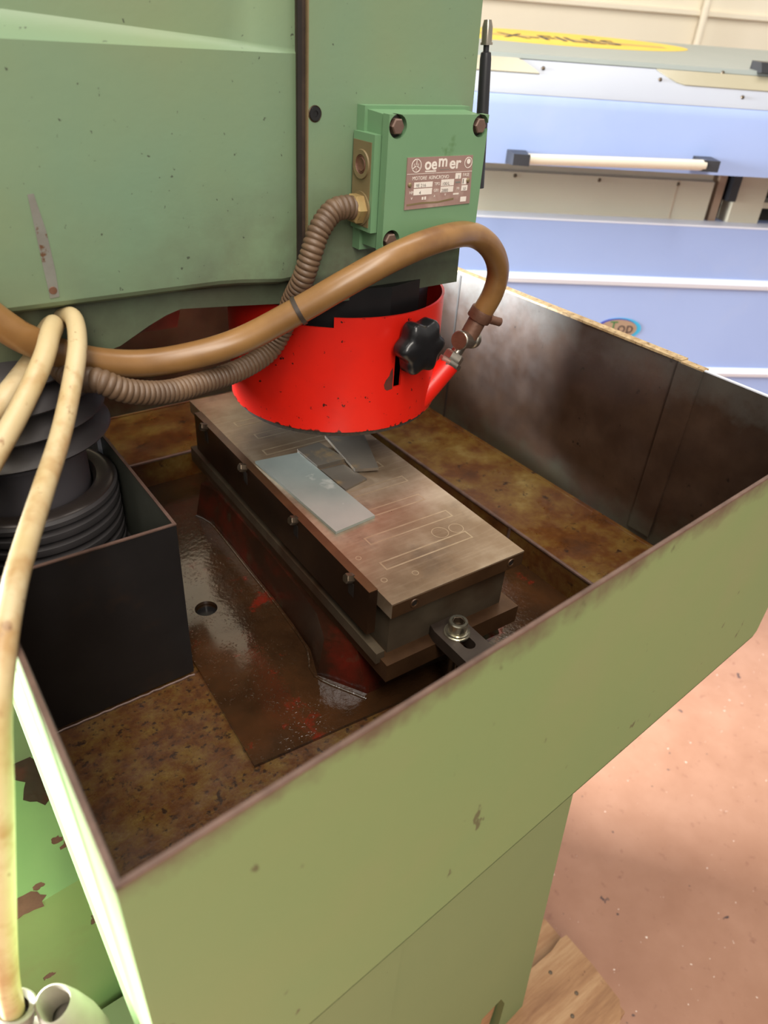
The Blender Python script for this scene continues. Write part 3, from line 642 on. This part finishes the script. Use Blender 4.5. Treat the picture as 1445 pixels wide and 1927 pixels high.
wp = mk('paint_wear', on_ring([(-92.6, 0.0935), (-92.5, 0.106), (-93.0, 0.116), (-94.2, 0.1125), (-94.8, 0.108), (-96.6, 0.104), (-97.6, 0.099), (-97.0, 0.0945), (-95.6, 0.0925)], GR - 0.001, GR + 0.00025), 'rust_dark', WG, 0)
# coolant inlet stub on the guard
n0 = V((0.184, 0.2065, 0.0600)); n1 = V((0.2195, 0.2024, 0.0945)); nd = (n1 - n0).normalized()
mk('inlet_stub', lathe(nb(), [(0, -0.004), (0.0135, -0.004), (0.0128, 0.02), (0.0118, (n1 - n0).length), (0, (n1 - n0).length)], n0, nd, 32), 'red', WG)
# star knob on its stud
ka = math.radians(-84.5); kd = V((math.cos(ka), math.sin(ka), 0.0)); ko = V((GX + GR * math.cos(ka), GY + GR * math.sin(ka), 0.1405))
mk('knob_stud', cyl(ko - kd * 0.006, kd, 0.004, 0.02, 16), 'dark_screw', WG)
lob = lambda th: 1.0 + 0.115 * math.cos(6 * th)
mk('star_knob', lathe(nb(), [(0, 0.004), (0.016, 0.004), (0.0220, 0.0055), (0.0250, 0.009), (0.0254, 0.021), (0.0240, 0.0245), (0.020, 0.0263), (0.010, 0.0269), (0, 0.027)], ko, kd, 96, lob, 0.35), 'knob', WG, 50)

# grinding wheel inside the guard
gw = mk('grinding_wheel', lathe(nb(), [(0.082, 0.0440), (0.1105, 0.0440), (0.1115, 0.0455), (0.1115, 0.074), (0.06, 0.074), (0.06, 0.066), (0.082, 0.062), (0.082, 0.0440)], (GX, GY, 0), (0, 0, 1), 72), 'wheel_grit', GH)
gw['label'] = 'grey gritty cup wheel peeking out beneath the red guard'

# ------------------------------------------------------------------ terminal box on the motor cover
TB = root('terminal_box', (0.145, 0.2095, 0.285), 'bright green motor terminal box with metal nameplate and hex bolts', 'terminal box')
mk('back_flange', bev(bbox((0.0905, 0.1985, 0.2285), (0.2040, 0.2094, 0.3410), 0.0), 0.006, 4), 'box_paint', TB)
bm = prism(nb(), [(0.0935, 0.200, 0.2335), (0.1985, 0.200, 0.2335), (0.1985, 0.200, 0.3385), (0.0935, 0.200, 0.3385)], [(0.0930, 0.173, 0.2345), (0.1965, 0.173, 0.2345), (0.1965, 0.173, 0.3370), (0.0930, 0.173, 0.3370)])
mk('body', bev(bm, 0.005, 3), 'box_paint', TB)
# lid with bolt pockets cut into its corners
BOLTS = ((0.1005, 0.3295), (0.1890, 0.3295), (0.1890, 0.2425), (0.1010, 0.2425))
def cut(bm, cutters):
    """subtract cutter bmeshes from bm and return the result as a bmesh"""
    me = bpy.data.meshes.new('t'); bm.to_mesh(me); bm.free(); o = bpy.data.objects.new('t', me); COL.objects.link(o); tmp = [o]
    for c_ in cutters:
        bmesh.ops.recalc_face_normals(c_, faces=c_.faces); mc = bpy.data.meshes.new('c'); c_.to_mesh(mc); c_.free()
        oc = bpy.data.objects.new('c', mc); COL.objects.link(oc); tmp.append(oc)
        md = o.modifiers.new('b', 'BOOLEAN'); md.operation = 'DIFFERENCE'; md.object = oc; md.solver = 'EXACT'
    dg = bpy.context.evaluated_depsgraph_get(); res = bpy.data.meshes.new_from_object(o.evaluated_get(dg))
    out = nb(); out.from_mesh(res)
    for q in tmp:
        d_ = q.data; bpy.data.objects.remove(q); bpy.data.meshes.remove(d_)
    bpy.data.meshes.remove(res); return out
lb = bbox((0.0915, 0.1660, 0.2340), (0.1975, 0.1745, 0.3380)); bev(lb, 0.0038, 3); bmesh.ops.recalc_face_normals(lb, faces=lb.faces)
ld = mk('lid', cut(lb, [cyl((x, 0.1722, z), (0, -1, 0), 0.0088, 0.012, 28) for x, z in BOLTS]), 'box_paint', TB, 30)
for x, z in BOLTS:
    mk('pocket_floor', lathe(nb(), [(0, 0.0), (0.0087, 0.0)], (x, 0.1721, z), (0, -1, 0), 28), 'dark_gap', ld, 0)  # dark disc paints the shade at the bottom of each bolt pocket
    mk('lid_bolt', hexcap((x, 0.1722, z), (0, -1, 0), 0.0062, 0.0072), 'bolt', TB, 20)
# raised pad with knockouts on the side
pd = mk('cable_entry_pad', bbox((0.0860, 0.1765, 0.2475), (0.0945, 0.2065, 0.3225), 0.0030, 3), 'box_paint', TB)
mk('entry_plate', bbox((0.0853, 0.1800, 0.2510), (0.0865, 0.2055, 0.3165), 0.0004, 1), 'knockout', pd)
k = mk('threaded_hole', lathe(nb(), [(0.0072, -0.002), (0.0075, 0.0012), (0.0110, 0.0014), (0.0114, 0)], (0.0853, 0.1925, 0.2990), (-1, 0, 0), 36), 'knockout', pd)
mk('hole_thread', lathe(nb(), [(0, 0.0002), (0.004, 0.0003), (0.0050, 0.0009), (0.0056, 0.0003), (0.0062, 0.0009), (0.0068, 0.0003), (0.0074, 0.0011)], (0.0853, 0.1925, 0.2990), (-1, 0, 0), 36), 'rust_brown', k)
# nameplate
NP = mk('nameplate', bev(pxz([(0.1118, 0.3070), (0.1835, 0.3072), (0.1860, 0.2680), (0.1122, 0.2668)], 0.1650, 0.1661), 0.0003, 1), 'plate_print', TB); NP['label'] = 'worn pinkish metal nameplate with white lettering'
YN = 0.16490
def npt(body, x, z, size, mat='white_print', sq=1.0, nm='lettering', bold=0.0): return text(nm, body, size, (x, YN, z), (1, 0, 0), (0, 0, 1), mat, NP, 0.00008, 'LEFT', sq, 0.0, bold)
def nbx(x0, x1, z0, z1, mat='white_print', nm='print_field', dy=0.0): return mk(nm, bbox((x0, YN - 0.00005 - dy, z0), (x1, YN + 0.0003, z1)), mat, NP, 0)
npt('oe', 0.1302, 0.2975, 0.0128, sq=1.02, bold=0.0003); npt('m', 0.1448, 0.2994, 0.0128, sq=1.05, bold=0.0003); npt('er', 0.1572, 0.2975, 0.0128, sq=1.15, bold=0.0003)
nbx(0.1122, 0.1842, 0.2944, 0.2947, nm='print_line'); nbx(0.1312, 0.1430, 0.2956, 0.2966, nm='worn_print'); nbx(0.1470, 0.1575, 0.2968, 0.2972, 'bare_metal', 'worn_print')
for (x, z, r) in ((0.1215, 0.3008, 0.0052), (0.1788, 0.3015, 0.0044)):
    mk('emblem_ring', lathe(nb(), [(r * .88, 0), (r * .88, 0.0002), (r, 0.0002), (r, 0)], (x, YN + 0.0001, z), (0, -1, 0), 32), 'white_print', NP)
for a in (90, 210, 330):
    q = math.radians(a); mk('emblem_spoke', bbox((0.0006, -0.0001, -0.00028), (0.0050, 0.0001, 0.00028), 0, 1, Matrix.Translation((0.1215, YN, 0.3008)) @ Matrix.Rotation(-q, 4, 'Y')), 'white_print', NP, 0)
npt('C', 0.1185, 0.3005, 0.0026); npt('E', 0.1227, 0.3005, 0.0026); npt('I', 0.1211, 0.2970, 0.0026)
mk('emblem_head', lathe(nb(), [(0, 0.0002), (0.0021, 0.0002), (0.0021, 0)], (0.1790, YN + 0.0001, 0.3025), (0, -1, 0), 20), 'white_print', NP)
npt('MOTORE  ASINCRONO', 0.1180, 0.2898, 0.0040, sq=0.95); nbx(0.1655, 0.1720, 0.2890, 0.2936); npt('3', 0.1685, 0.2893, 0.0036, 'ink'); npt('FASE', 0.1740, 0.2906, 0.0038, sq=0.95)
nbx(0.1205, 0.1405, 0.2838, 0.2880); npt('9E 216', 0.1225, 0.2842, 0.0036, 'ink', 1.1)
npt('TIPO', 0.1425, 0.2848, 0.0034, sq=0.85); nbx(0.1500, 0.1645, 0.2840, 0.2890); npt('100/L', 0.1512, 0.2845, 0.0036, 'ink', 1.05); nbx(0.1664, 0.1720, 0.2856, 0.2868, 'bare_metal', 'worn_print'); nbx(0.1740, 0.1790, 0.2842, 0.2892); nbx(0.1748, 0.1756, 0.2848, 0.2886, 'ink', 'worn_print', 0.0001)
npt('HP', 0.1160, 0.2790, 0.0034); nbx(0.1205, 0.1405, 0.2780, 0.2830); npt('4', 0.1265, 0.2784, 0.0040, 'ink'); npt('GIRI', 0.1425, 0.2796, 0.0034, sq=0.85); nbx(0.1500, 0.1645, 0.2788, 0.2834); npt('2880', 0.1512, 0.2791, 0.0036, 'ink', 1.05)
npt('Hz', 0.1685, 0.2803, 0.0030); nbx(0.1740, 0.1810, 0.2790, 0.2834); npt('50', 0.1758, 0.2794, 0.0034, 'ink')
npt('V', 0.1180, 0.2745, 0.0028); nbx(0.1300, 0.1318, 0.2740, 0.2762, 'white_print', 'worn_print'); nbx(0.1328, 0.1346, 0.2740, 0.2764, 'white_print', 'worn_print'); npt('A', 0.1430, 0.2752, 0.0028); npt('V', 0.1550, 0.2758, 0.0030); nbx(0.1650, 0.1715, 0.2762, 0.2774, 'white_print', 'worn_print')
mk('worn_band', pxz([(0.1140, 0.2712), (0.1300, 0.2722), (0.1480, 0.2718), (0.1660, 0.2738), (0.1660, 0.2722), (0.1480, 0.2704), (0.1300, 0.2706), (0.1142, 0.2698)], YN - 0.0001, YN + 0.0002), 'knockout', NP, 0)
nbx(0.1742, 0.1810, 0.2700, 0.2740)
for x, z in ((0.1158, 0.2862), (0.1806, 0.2872)):
    mk('plate_rivet', lathe(nb(), [(0, 0.0016), (0.0012, 0.0014), (0.0019, 0.0006), (0.0020, 0)], (x, 0.1650, z), (0, -1, 0), 20), 'knockout', NP)

# ------------------------------------------------------------------ flexible conduit, hose, valve
FC = root('flexible_conduit', (-0.0665, 0.1988, 0.134), 'ribbed brown flexible conduit from the terminal box', 'conduit')
COND = [(0.0780, 0.1915, 0.2655), (0.0690, 0.1908, 0.2668), (0.0560, 0.1905, 0.2640), (0.0423, 0.1887, 0.2502), (0.0339, 0.1875, 0.232), (0.029, 0.1922, 0.2114), (0.0265, 0.2082, 0.1864), (0.0228, 0.2200, 0.1573), (0.0084, 0.2220, 0.1383), (-0.0244, 0.2133, 0.1311), (-0.0665, 0.1968, 0.1341), (-0.1058, 0.1812, 0.1399), (-0.1381, 0.1735, 0.1512), (-0.1564, 0.1769, 0.1618), (-0.1690, 0.1930, 0.1600), (-0.1740, 0.2200, 0.1640), (-0.1760, 0.2400, 0.1780)]
path = spline(COND, 0.00042)
PITCHC = 0.0046
def ribs(s):
    f = (s / PITCHC) % 1.0; return 0.0084 + 0.0014 * math.sin(PI * f) ** 0.7
mk('ribbed_tube', tube(nb(), path, ribs, 18), 'conduit', FC, 70)
g0 = V((0.0855, 0.1915, 0.2650))
gn = mk('gland_nut', hexcap(g0, (-1, 0, 0.02), 0.0124, 0.0095), 'brass', FC, 20)
mk('gland_collar', lathe(nb(), [(0.0075, 0), (0.0136, 0), (0.0136, 0.0018), (0.0075, 0.0020)], g0 + V((0.0003, 0, 0)), (-1, 0, 0), 36), 'knockout', gn)

HS = root('coolant_hose', (-0.0329, 0.1928, 0.155), 'smooth amber brown coolant hose looping down to the valve', 'hose')
HOSE = [(-0.262, 0.199, 0.262), (-0.232, 0.2007, 0.2343), (-0.2087, 0.2036, 0.2054), (-0.1907, 0.2054, 0.1883), (-0.1591, 0.2091, 0.1681), (-0.1183, 0.2103, 0.1557), (-0.0768, 0.2031, 0.1565), (-0.0329, 0.1908, 0.1673), (0.0118, 0.1700, 0.1932), (0.0479, 0.1541, 0.2161), (0.0937, 0.143, 0.2377), (0.147, 0.1522, 0.244), (0.1976, 0.1700, 0.2389), (0.2313, 0.1768, 0.2229), (0.2539, 0.1839, 0.1983), (0.259, 0.1906, 0.1713), (0.2512, 0.198, 0.144)]
hp_ = spline(HOSE, 0.004)
mk('hose_tube', tube(nb(), hp_, 0.0113, 28), 'hose', HS, 60)
i = min(range(len(hp_)), key=lambda k: (hp_[k] - V((0.0130, 0.169, 0.194))).length); tdir = (hp_[i + 1] - hp_[i - 1]).normalized()
tie = mk('cable_tie', lathe(nb(), [(0.0112, -0.0018), (0.0126, -0.0018), (0.0126, 0.0018), (0.0112, 0.0018)], hp_[i], tdir, 36), 'clamp_steel', HS)
cdv = (hp_[-3] - hp_[-1]).normalized(); cc = hp_[-1]
hc = mk('hose_clamp', lathe(nb(), [(0.0113, -0.001), (0.0128, -0.001), (0.0130, 0.0), (0.0130, 0.0095), (0.0127, 0.0105), (0.0113, 0.0105)], cc - cdv * 0.002, cdv, 36), 'rust_brown', HS)
mk('clamp_screw', cyl(cc + cdv * 0.003 + V((0.002, -0.0125, -0.002)), (0.85, -0.3, -0.25), 0.0046, 0.0135, 16, 0.0006), 'rust_brown', hc)

VL = root('coolant_valve', (0.2345, 0.2015, 0.098), 'small metal coolant valve between the red guard and hose', 'valve')
d2 = (V((0.2345, 0.2015, 0.1165)) - n1).normalized()
mk('lock_nut', lathe(nb(), [(0, 0), (0.0128, 0), (0.0132, 0.0012), (0.0132, 0.0044), (0.0126, 0.0056), (0, 0.0056)], n1 - d2 * 0.001, d2, 8), 'chrome', VL, 30)
mk('union_nut', lathe(nb(), [(0, 0), (0.0108, 0), (0.0112, 0.001), (0.0112, 0.0072), (0.0100, 0.0090), (0.0074, 0.0096), (0, 0.0096)], n1 + d2 * 0.0048, d2, 6), 'chrome', VL, 30)
mk('valve_neck', cyl(n1 + d2 * 0.011, d2, 0.0066, 0.014, 24), 'chrome', VL)
va = V((0.2225, 0.1945, 0.1235)); vb = V((0.2575, 0.2045, 0.1168)); vd = (vb - va).normalized()
mk('valve_body', lathe(nb(), [(0, 0), (0.0094, 0), (0.0102, 0.0008), (0.0102, 0.003), (0.0096, 0.004), (0.0098, 0.020), (0.0088, 0.0215), (0.0088, 0.0225), (0.0104, 0.0235), (0.0104, 0.030), (0.0085, 0.032), (0, 0.032)], va, vd, 32), 'chrome', VL)
mk('valve_face', lathe(nb(), [(0, 0.0006), (0.0092, 0.0006), (0.0094, 0)], va, -vd, 32), 'rust_brown', VL)
v3 = V((0.2385, 0.1995, 0.1205)); d3 = (cc - v3).normalized()
mk('hose_tail', cyl(v3, d3, 0.0098, (cc - v3).length + 0.004, 28), 'rust_brown', VL)

# ------------------------------------------------------------------ pale cables hung over the hose
CABA = [(-0.300, 0.1500, 0.0900), (-0.257, 0.1634, 0.1316), (-0.224, 0.182, 0.157), (-0.2030, 0.2065, 0.1640), (-0.1850, 0.2260, 0.1715), (-0.1755, 0.2240, 0.1875), (-0.1730, 0.2085, 0.1965), (-0.1815, 0.1855, 0.1985), (-0.1948, 0.1599, 0.1905), (-0.2196, 0.1307, 0.1729), (-0.2506, 0.0992, 0.1522), (-0.2918, 0.0702, 0.116), (-0.34, 0.05, 0.04)]
CABB = [(-0.2800, 0.1500, 0.0900), (-0.2520, 0.1640, 0.1180), (-0.2195, 0.1870, 0.1420), (-0.1975, 0.2150, 0.1550), (-0.1777, 0.2392, 0.1676), (-0.1670, 0.2420, 0.1845), (-0.1606, 0.2240, 0.1960), (-0.1600, 0.2000, 0.2015), (-0.1682, 0.1694, 0.194), (-0.1826, 0.141, 0.1798), (-0.2039, 0.1041, 0.1617), (-0.2271, 0.0637, 0.1505), (-0.2475, 0.0266, 0.1421), (-0.2624, -0.0057, 0.1382), (-0.2759, -0.0357, 0.1290), (-0.2885, -0.0574, 0.1055), (-0.2987, -0.0705, 0.0672), (-0.3101, -0.0771, 0.0165), (-0.3203, -0.0801, -0.0324), (-0.3275, -0.0795, -0.0742), (-0.3314, -0.0762, -0.11), (-0.3375, -0.0746, -0.1498)]
tag(mk('electric_cable', tube(nb(), spline(CABA, 0.004), 0.0080, 20, 0.85), 'cable', None, 60, (-0.2196, 0.1307, 0.1729)), 'pale yellowed cable, the short strand slanting left off the hose', 'cable', 'cables over the hose')
tag(mk('electric_cable', tube(nb(), spline(CABB, 0.004), 0.0074, 20, 0.88), 'cable', None, 60, (-0.2429, 0.0682, 0.1141)), 'long pale yellowed cable hanging in front of the splash box', 'cable', 'cables over the hose')
PG = root('cable_boot', (-0.322, -0.083, -0.17), 'crumpled grey plastic boot at the lower end of the cable', 'boot')
mk('boot_collar', lathe(nb(), [(0.0076, -0.010), (0.0100, -0.010), (0.0112, 0.003), (0.0119, 0.005), (0.0106, 0.006), (0.0076, 0.0035)], (-0.3308, -0.0762, -0.1135), (0.2, 0.1, 1), 32, lambda th: 1 + 0.05 * math.sin(2 * th)), 'plug', PG)
mk('boot_sleeve', lathe(nb(), [(0.009, -0.047), (0.017, -0.047), (0.0168, -0.026), (0.0142, -0.007), (0.0118, 0.003), (0.0102, 0.0045), (0.0092, 0.002), (0.0086, -0.017)], (-0.3098, -0.0890, -0.1090), (-0.16, 0.10, 1), 40, lambda th: 1 + 0.11 * math.sin(2 * th + 1) + 0.05 * math.sin(3 * th)), 'plug', PG)
mk('boot_body', bbox((-0.343, -0.100, -0.178), (-0.304, -0.074, -0.136), 0.009, 3), 'plug', PG)

# ------------------------------------------------------------------ slim rod behind the head
RD = root('lever_rod', (0.266, 0.243, 0.26), 'slim black rod with a silver tip clipped beside the green head', 'rod')
ra = V((0.2600, 0.2496, 0.4067)); rb = V((0.2661, 0.2434, 0.2900)); rd = (ra - rb).normalized(); Lr = (ra - rb).length
mk('silver_tip', lathe(nb(), [(0, 0), (0.0058, 0), (0.0058, -0.002), (0.0050, -0.002), (0.0050, 0.012), (0.0036, 0.0175), (0, 0.018)], rb + rd * (Lr - 0.018), rd, 24), 'chrome', RD)
mk('grip', lathe(nb(), [(0, 0.0), (0.0060, 0.0), (0.0054, 0.050), (0.0048, 0.055), (0.0028, 0.056), (0.0028, 0.062), (0, 0.062)], rb + rd * (Lr - 0.081), rd, 24), 'black_plastic', RD)
mk('shaft', lathe(nb(), [(0, 0), (0.0058, 0), (0.0056, 0.062), (0, 0.062)], rb + rd * (Lr - 0.1435), rd, 24), 'black_plastic', RD)
mk('mount_clip', bbox((0.212, 0.2400, 0.302), (0.268, 0.2500, 0.312), 0.0015), 'black_plastic', RD)

# ------------------------------------------------------------------ blue machine behind
BM_ = root('bar_feeder', tuple(bk(0.8, 1.6, FLOOR_Z)), 'long pale blue machine along the cream wall', 'machine')
U0, U1 = -0.2, 2.2
ho = mk('hood_panel', bev(bslab(U0, U1, [(1.45, 0.1995), (1.45, 0.296), (1.455, 0.311), (1.462, 0.318), (1.62, 0.318), (1.62, 0.1995)]), 0.003), 'blue_paint', BM_); ho['label'] = 'pale blue lower hood panel'
lidp = mk('hood_lid', bev(bslab(U0, U1, [(1.456, 0.3135), (1.460, 0.322), (1.500, 0.3655), (1.56, 0.3655), (1.60, 0.3135)]), 0.004, 3), 'pale_lid', BM_)
ht = mk('hood_top', bev(bslab(U0, U1, [(1.499, 0.3665), (1.502, 0.3740), (1.90, 0.4110), (1.91, 0.36), (1.55, 0.36)]), 0.002), 'hood_top', BM_)
for u, t_ in ((0.1, 0), ):
    pass
def strip_pt(u, s): # point on the sloped window strip, s 0..1 from bottom to top, slightly proud
    return bk(u, 1.460 + 0.040 * s - 0.0006, 0.322 + 0.0435 * s + 0.0006)
def strip_poly(pts, name, mat, parent, d=0.0016):
    nrm = -(BN * 0.0435 - BZ * 0.040).normalized()
    return mk(name, prism(nb(), [strip_pt(u, s) + nrm * d for u, s in pts], [strip_pt(u, s) - nrm * 0.002 for u, s in pts]), mat, parent, 0)
strip_poly([(-0.1, 0.5), (0.442, 0.52), (0.434, 0.66), (0.412, 0.93), (0.402, 1.0), (-0.1, 1.0)], 'hood_window', 'smoked_window', lidp)
strip_poly([(0.668, 0.97), (0.690, 0.72), (0.706, 0.56), (0.722, 0.48), (1.4, 0.42), (1.4, 0.97)], 'hood_window', 'smoked_window', lidp)
for u, s in ((0.450, 0.72), (0.674, 0.62), (0.800, 1.02), (0.835, 0.20), (0.1, 0.3), (1.05, 0.2)):
    mk('lid_screw', lathe(nb(), [(0, 0.003), (0.003, 0.002), (0.0038, 0)], strip_pt(u, s), -(BN * 0.0435 - BZ * 0.040), 12), 'dark_screw', lidp)
lt = mk('lid_catch', bev(bslab(0.868, 0.910, [(1.485, 0.372), (1.495, 0.388), (1.53, 0.390), (1.53, 0.368)]), 0.004, 2), 'black_plastic', BM_)
# yellow decal lying on the hood top
hs = V((0, 0, 1)); slope = (BN * 0.398 + BZ * 0.0370).normalized(); hn = slope.cross(BU).normalized(); hn = hn if hn.z > 0 else -hn
def top_pt(u, q, d=0.0): return bk(u, 1.502 + q, 0.3740 + q * 0.0370 / 0.398) + hn * d
def ell(cu_, cq, ru, rq, d0, d1, n=64): return prism(nb(), [top_pt(cu_ + ru * math.cos(2 * PI * i / n), cq + rq * math.sin(2 * PI * i / n), d0) for i in range(n)], [top_pt(cu_ + ru * math.cos(2 * PI * i / n), cq + rq * math.sin(2 * PI * i / n), d1) for i in range(n)])
dc = mk('decal', ell(0.545, 0.300, 0.315, 0.125, 0.0, 0.0006), 'decal_yellow', ht, 0); dc['label'] = 'yellow oval decal with dark lettering'
mk('decal_band', prism(nb(), [top_pt(u, q, 0.0004) for u, q in ((0.25, 0.315), (0.80, 0.290), (0.80, 0.262), (0.25, 0.287))], [top_pt(u, q, 0.0008) for u, q in ((0.25, 0.315), (0.80, 0.290), (0.80, 0.262), (0.25, 0.287))]), 'decal_brown', dc, 0)
text('decal_lettering', 'X-FILES', 0.115, top_pt(0.435, 0.250, 0.0010), BU, slope, 'ink', dc, 0.0003, 'LEFT', 0.72)
# bar handle
hb = mk('bar_handle', tube(nb(), [bk(u, 1.415, 0.2135 + 0.0065 * (u - 0.42) / 0.35) for u in (0.425, 0.55, 0.65, 0.770)], 0.0095, 20), 'aluminium', BM_)
for u, z, s in ((0.412, 0.2130, 1), (0.779, 0.2200, -1)):
    mk('handle_bracket', bev(prism(nb(), [bk(u - 0.015, 1.408, z - 0.010), bk(u + 0.015, 1.404, z - 0.010), bk(u + 0.018, 1.450, z - 0.012), bk(u - 0.018, 1.450, z - 0.012)], [bk(u - 0.015, 1.408, z + 0.009), bk(u + 0.015, 1.404, z + 0.009), bk(u + 0.018, 1.450, z + 0.011), bk(u - 0.018, 1.450, z + 0.011)]), 0.004, 2), 'black_plastic', hb)
# cream recess under the hood
cr = mk('recess_panel', bev(bslab(U0, 0.905, [(1.60, 0.05), (1.60, 0.165), (1.612, 0.168), (1.612, 0.21), (1.64, 0.21), (1.64, 0.05)]), 0.0015), 'cream_panel', BM_); cr['label'] = 'cream panel in the recess under the blue hood'
mk('panel_joint', bslab(0.822, 0.8235, [(1.5994, 0.06), (1.5994, 0.165), (1.601, 0.165), (1.601, 0.06)]), 'decal_tan', cr, 0)
for u in (0.46, 0.645, 0.823): mk('panel_screw', lathe(nb(), [(0, 0.003), (0.003, 0.002), (0.004, 0)], bk(u, 1.600, 0.158), -BN, 12), 'dark_screw', cr)
mk('frame_post', bev(bslab(0.958, 1.030, [(1.595, 0.05), (1.595, 0.21), (1.64, 0.21), (1.64, 0.05)]), 0.002), 'cream_panel', BM_)
mk('frame_post', bev(bslab(0.917, 0.934, [(1.605, 0.05), (1.605, 0.21), (1.64, 0.21), (1.64, 0.05)]), 0.002), 'decal_tan', BM_)
mk('black_stop', bev(bslab(0.942, 0.960, [(1.590, 0.130), (1.590, 0.195), (1.62, 0.195), (1.62, 0.130)]), 0.002), 'black_plastic', BM_)
mk('inner_cavity', bslab(0.90, U1, [(1.66, 0.0), (1.66, 0.22), (1.67, 0.22), (1.67, 0.0)]), 'dark_cavity', BM_, 0)
mk('inner_shelf', bev(bslab(1.03, 1.6, [(1.60, 0.118), (1.60, 0.130), (1.66, 0.130), (1.66, 0.118)]), 0.002), 'cream_panel', BM_)
# lower blue panels with white ridges
lp = [mk('lower_panel', bev(bslab(U0, U1, [(1.55, -0.028), (1.55, 0.083), (1.556, 0.0855), (1.64, 0.0855), (1.64, -0.028)]), 0.002), 'blue_paint', BM_),
      mk('lower_panel', bev(bslab(U0, U1, [(1.55, -0.238), (1.55, -0.044), (1.64, -0.044), (1.64, -0.238)]), 0.002), 'blue_paint', BM_),
      mk('lower_panel', bev(bslab(U0, U1, [(1.55, FLOOR_Z), (1.55, -0.258), (1.64, -0.258), (1.64, FLOOR_Z)]), 0.002), 'blue_paint', BM_)]
for z in (-0.036, -0.248):
    mk('white_ridge', bev(bslab(U0, U1, [(1.542, z - 0.010), (1.538, z), (1.546, z + 0.010), (1.60, z + 0.010), (1.60, z - 0.010)]), 0.0015), 'ridge_white', BM_)
mk('top_edge', bev(bslab(U0, U1, [(1.5485, 0.0835), (1.5485, 0.0870), (1.60, 0.0870), (1.60, 0.0835)]), 0.001), 'ridge_white', BM_)
def disc(cu_, cz, ru, rz, t0, t1, n=40, rot=0.0): return prism(nb(), [bk(cu_ + ru * math.cos(2 * PI * i / n), t0, cz + rz * math.sin(2 * PI * i / n)) for i in range(n)], [bk(cu_ + ru * math.cos(2 * PI * i / n), t1, cz + rz * math.sin(2 * PI * i / n)) for i in range(n)])
lgm = mk('badge', disc(0.747, -0.147, 0.054, 0.0255, 1.5488, 1.5502), 'decal_cyan', lp[1], 0)
mk('badge_shade', disc(0.741, -0.147, 0.0485, 0.0245, 1.5484, 1.5495), 'decal_blue', lp[1], 0)
mk('badge_face', disc(0.745, -0.147, 0.0450, 0.0215, 1.5480, 1.5492), 'decal_tan', lp[1], 0)
text('badge_lettering', 'op', 0.038, bk(0.742, 1.5478, -0.156), BU, BZ, 'ink', lp[1], 0.0002)
text('badge_lettering', 'T', 0.034, bk(0.722, 1.5478, -0.153), BU, BZ, 'decal_green', lp[1], 0.0002, 'LEFT', 0.95)
mk('badge_swoosh', prism(nb(), [bk(0.716, 1.5474, -0.160), bk(0.744, 1.5474, -0.152), bk(0.728, 1.5474, -0.166)], [bk(0.716, 1.5480, -0.160), bk(0.744, 1.5480, -0.152), bk(0.728, 1.5480, -0.166)]), 'decal_red', lp[1], 0)

# ------------------------------------------------------------------ pallet under the machine
PL = root('wooden_pallet', (0.1, 0.1, FLOOR_Z), 'rough wooden pallet under the green machine base', 'pallet')
def board(pts, z0, z1, nm='deck_board'): return mk(nm, bev(pxy(pts, z0, z1), 0.003, 2), 'wood', PL)
b1 = board([(-0.5, -0.215), (0.345, -0.222), (0.3645, -0.2116), (0.3805, -0.1957), (0.3850, -0.135), (0.3844, -0.080), (0.370, -0.078), (0.345, -0.083), (-0.5, -0.080)], -0.882, -0.8602)
for x, y in ((0.318, -0.105), (0.330, -0.150), (0.300, -0.168)): mk('nail_head', lathe(nb(), [(0, 0.0012), (0.003, 0.001), (0.0035, 0)], (x, y, -0.8605), (0, 0, 1), 12), 'dark_screw', PL)
board([(-0.5, 0.10), (0.39, 0.10), (0.39, 0.20), (-0.5, 0.20)], -0.882, -0.8602)
board([(-0.5, 0.30), (0.39, 0.30), (0.39, 0.40), (-0.5, 0.40)], -0.882, -0.8602)
for x in (-0.45, -0.02, 0.305): mk('stringer', bbox((x, -0.21, FLOOR_Z), (x + 0.08, 0.5, -0.882), 0.003), 'wood', PL)
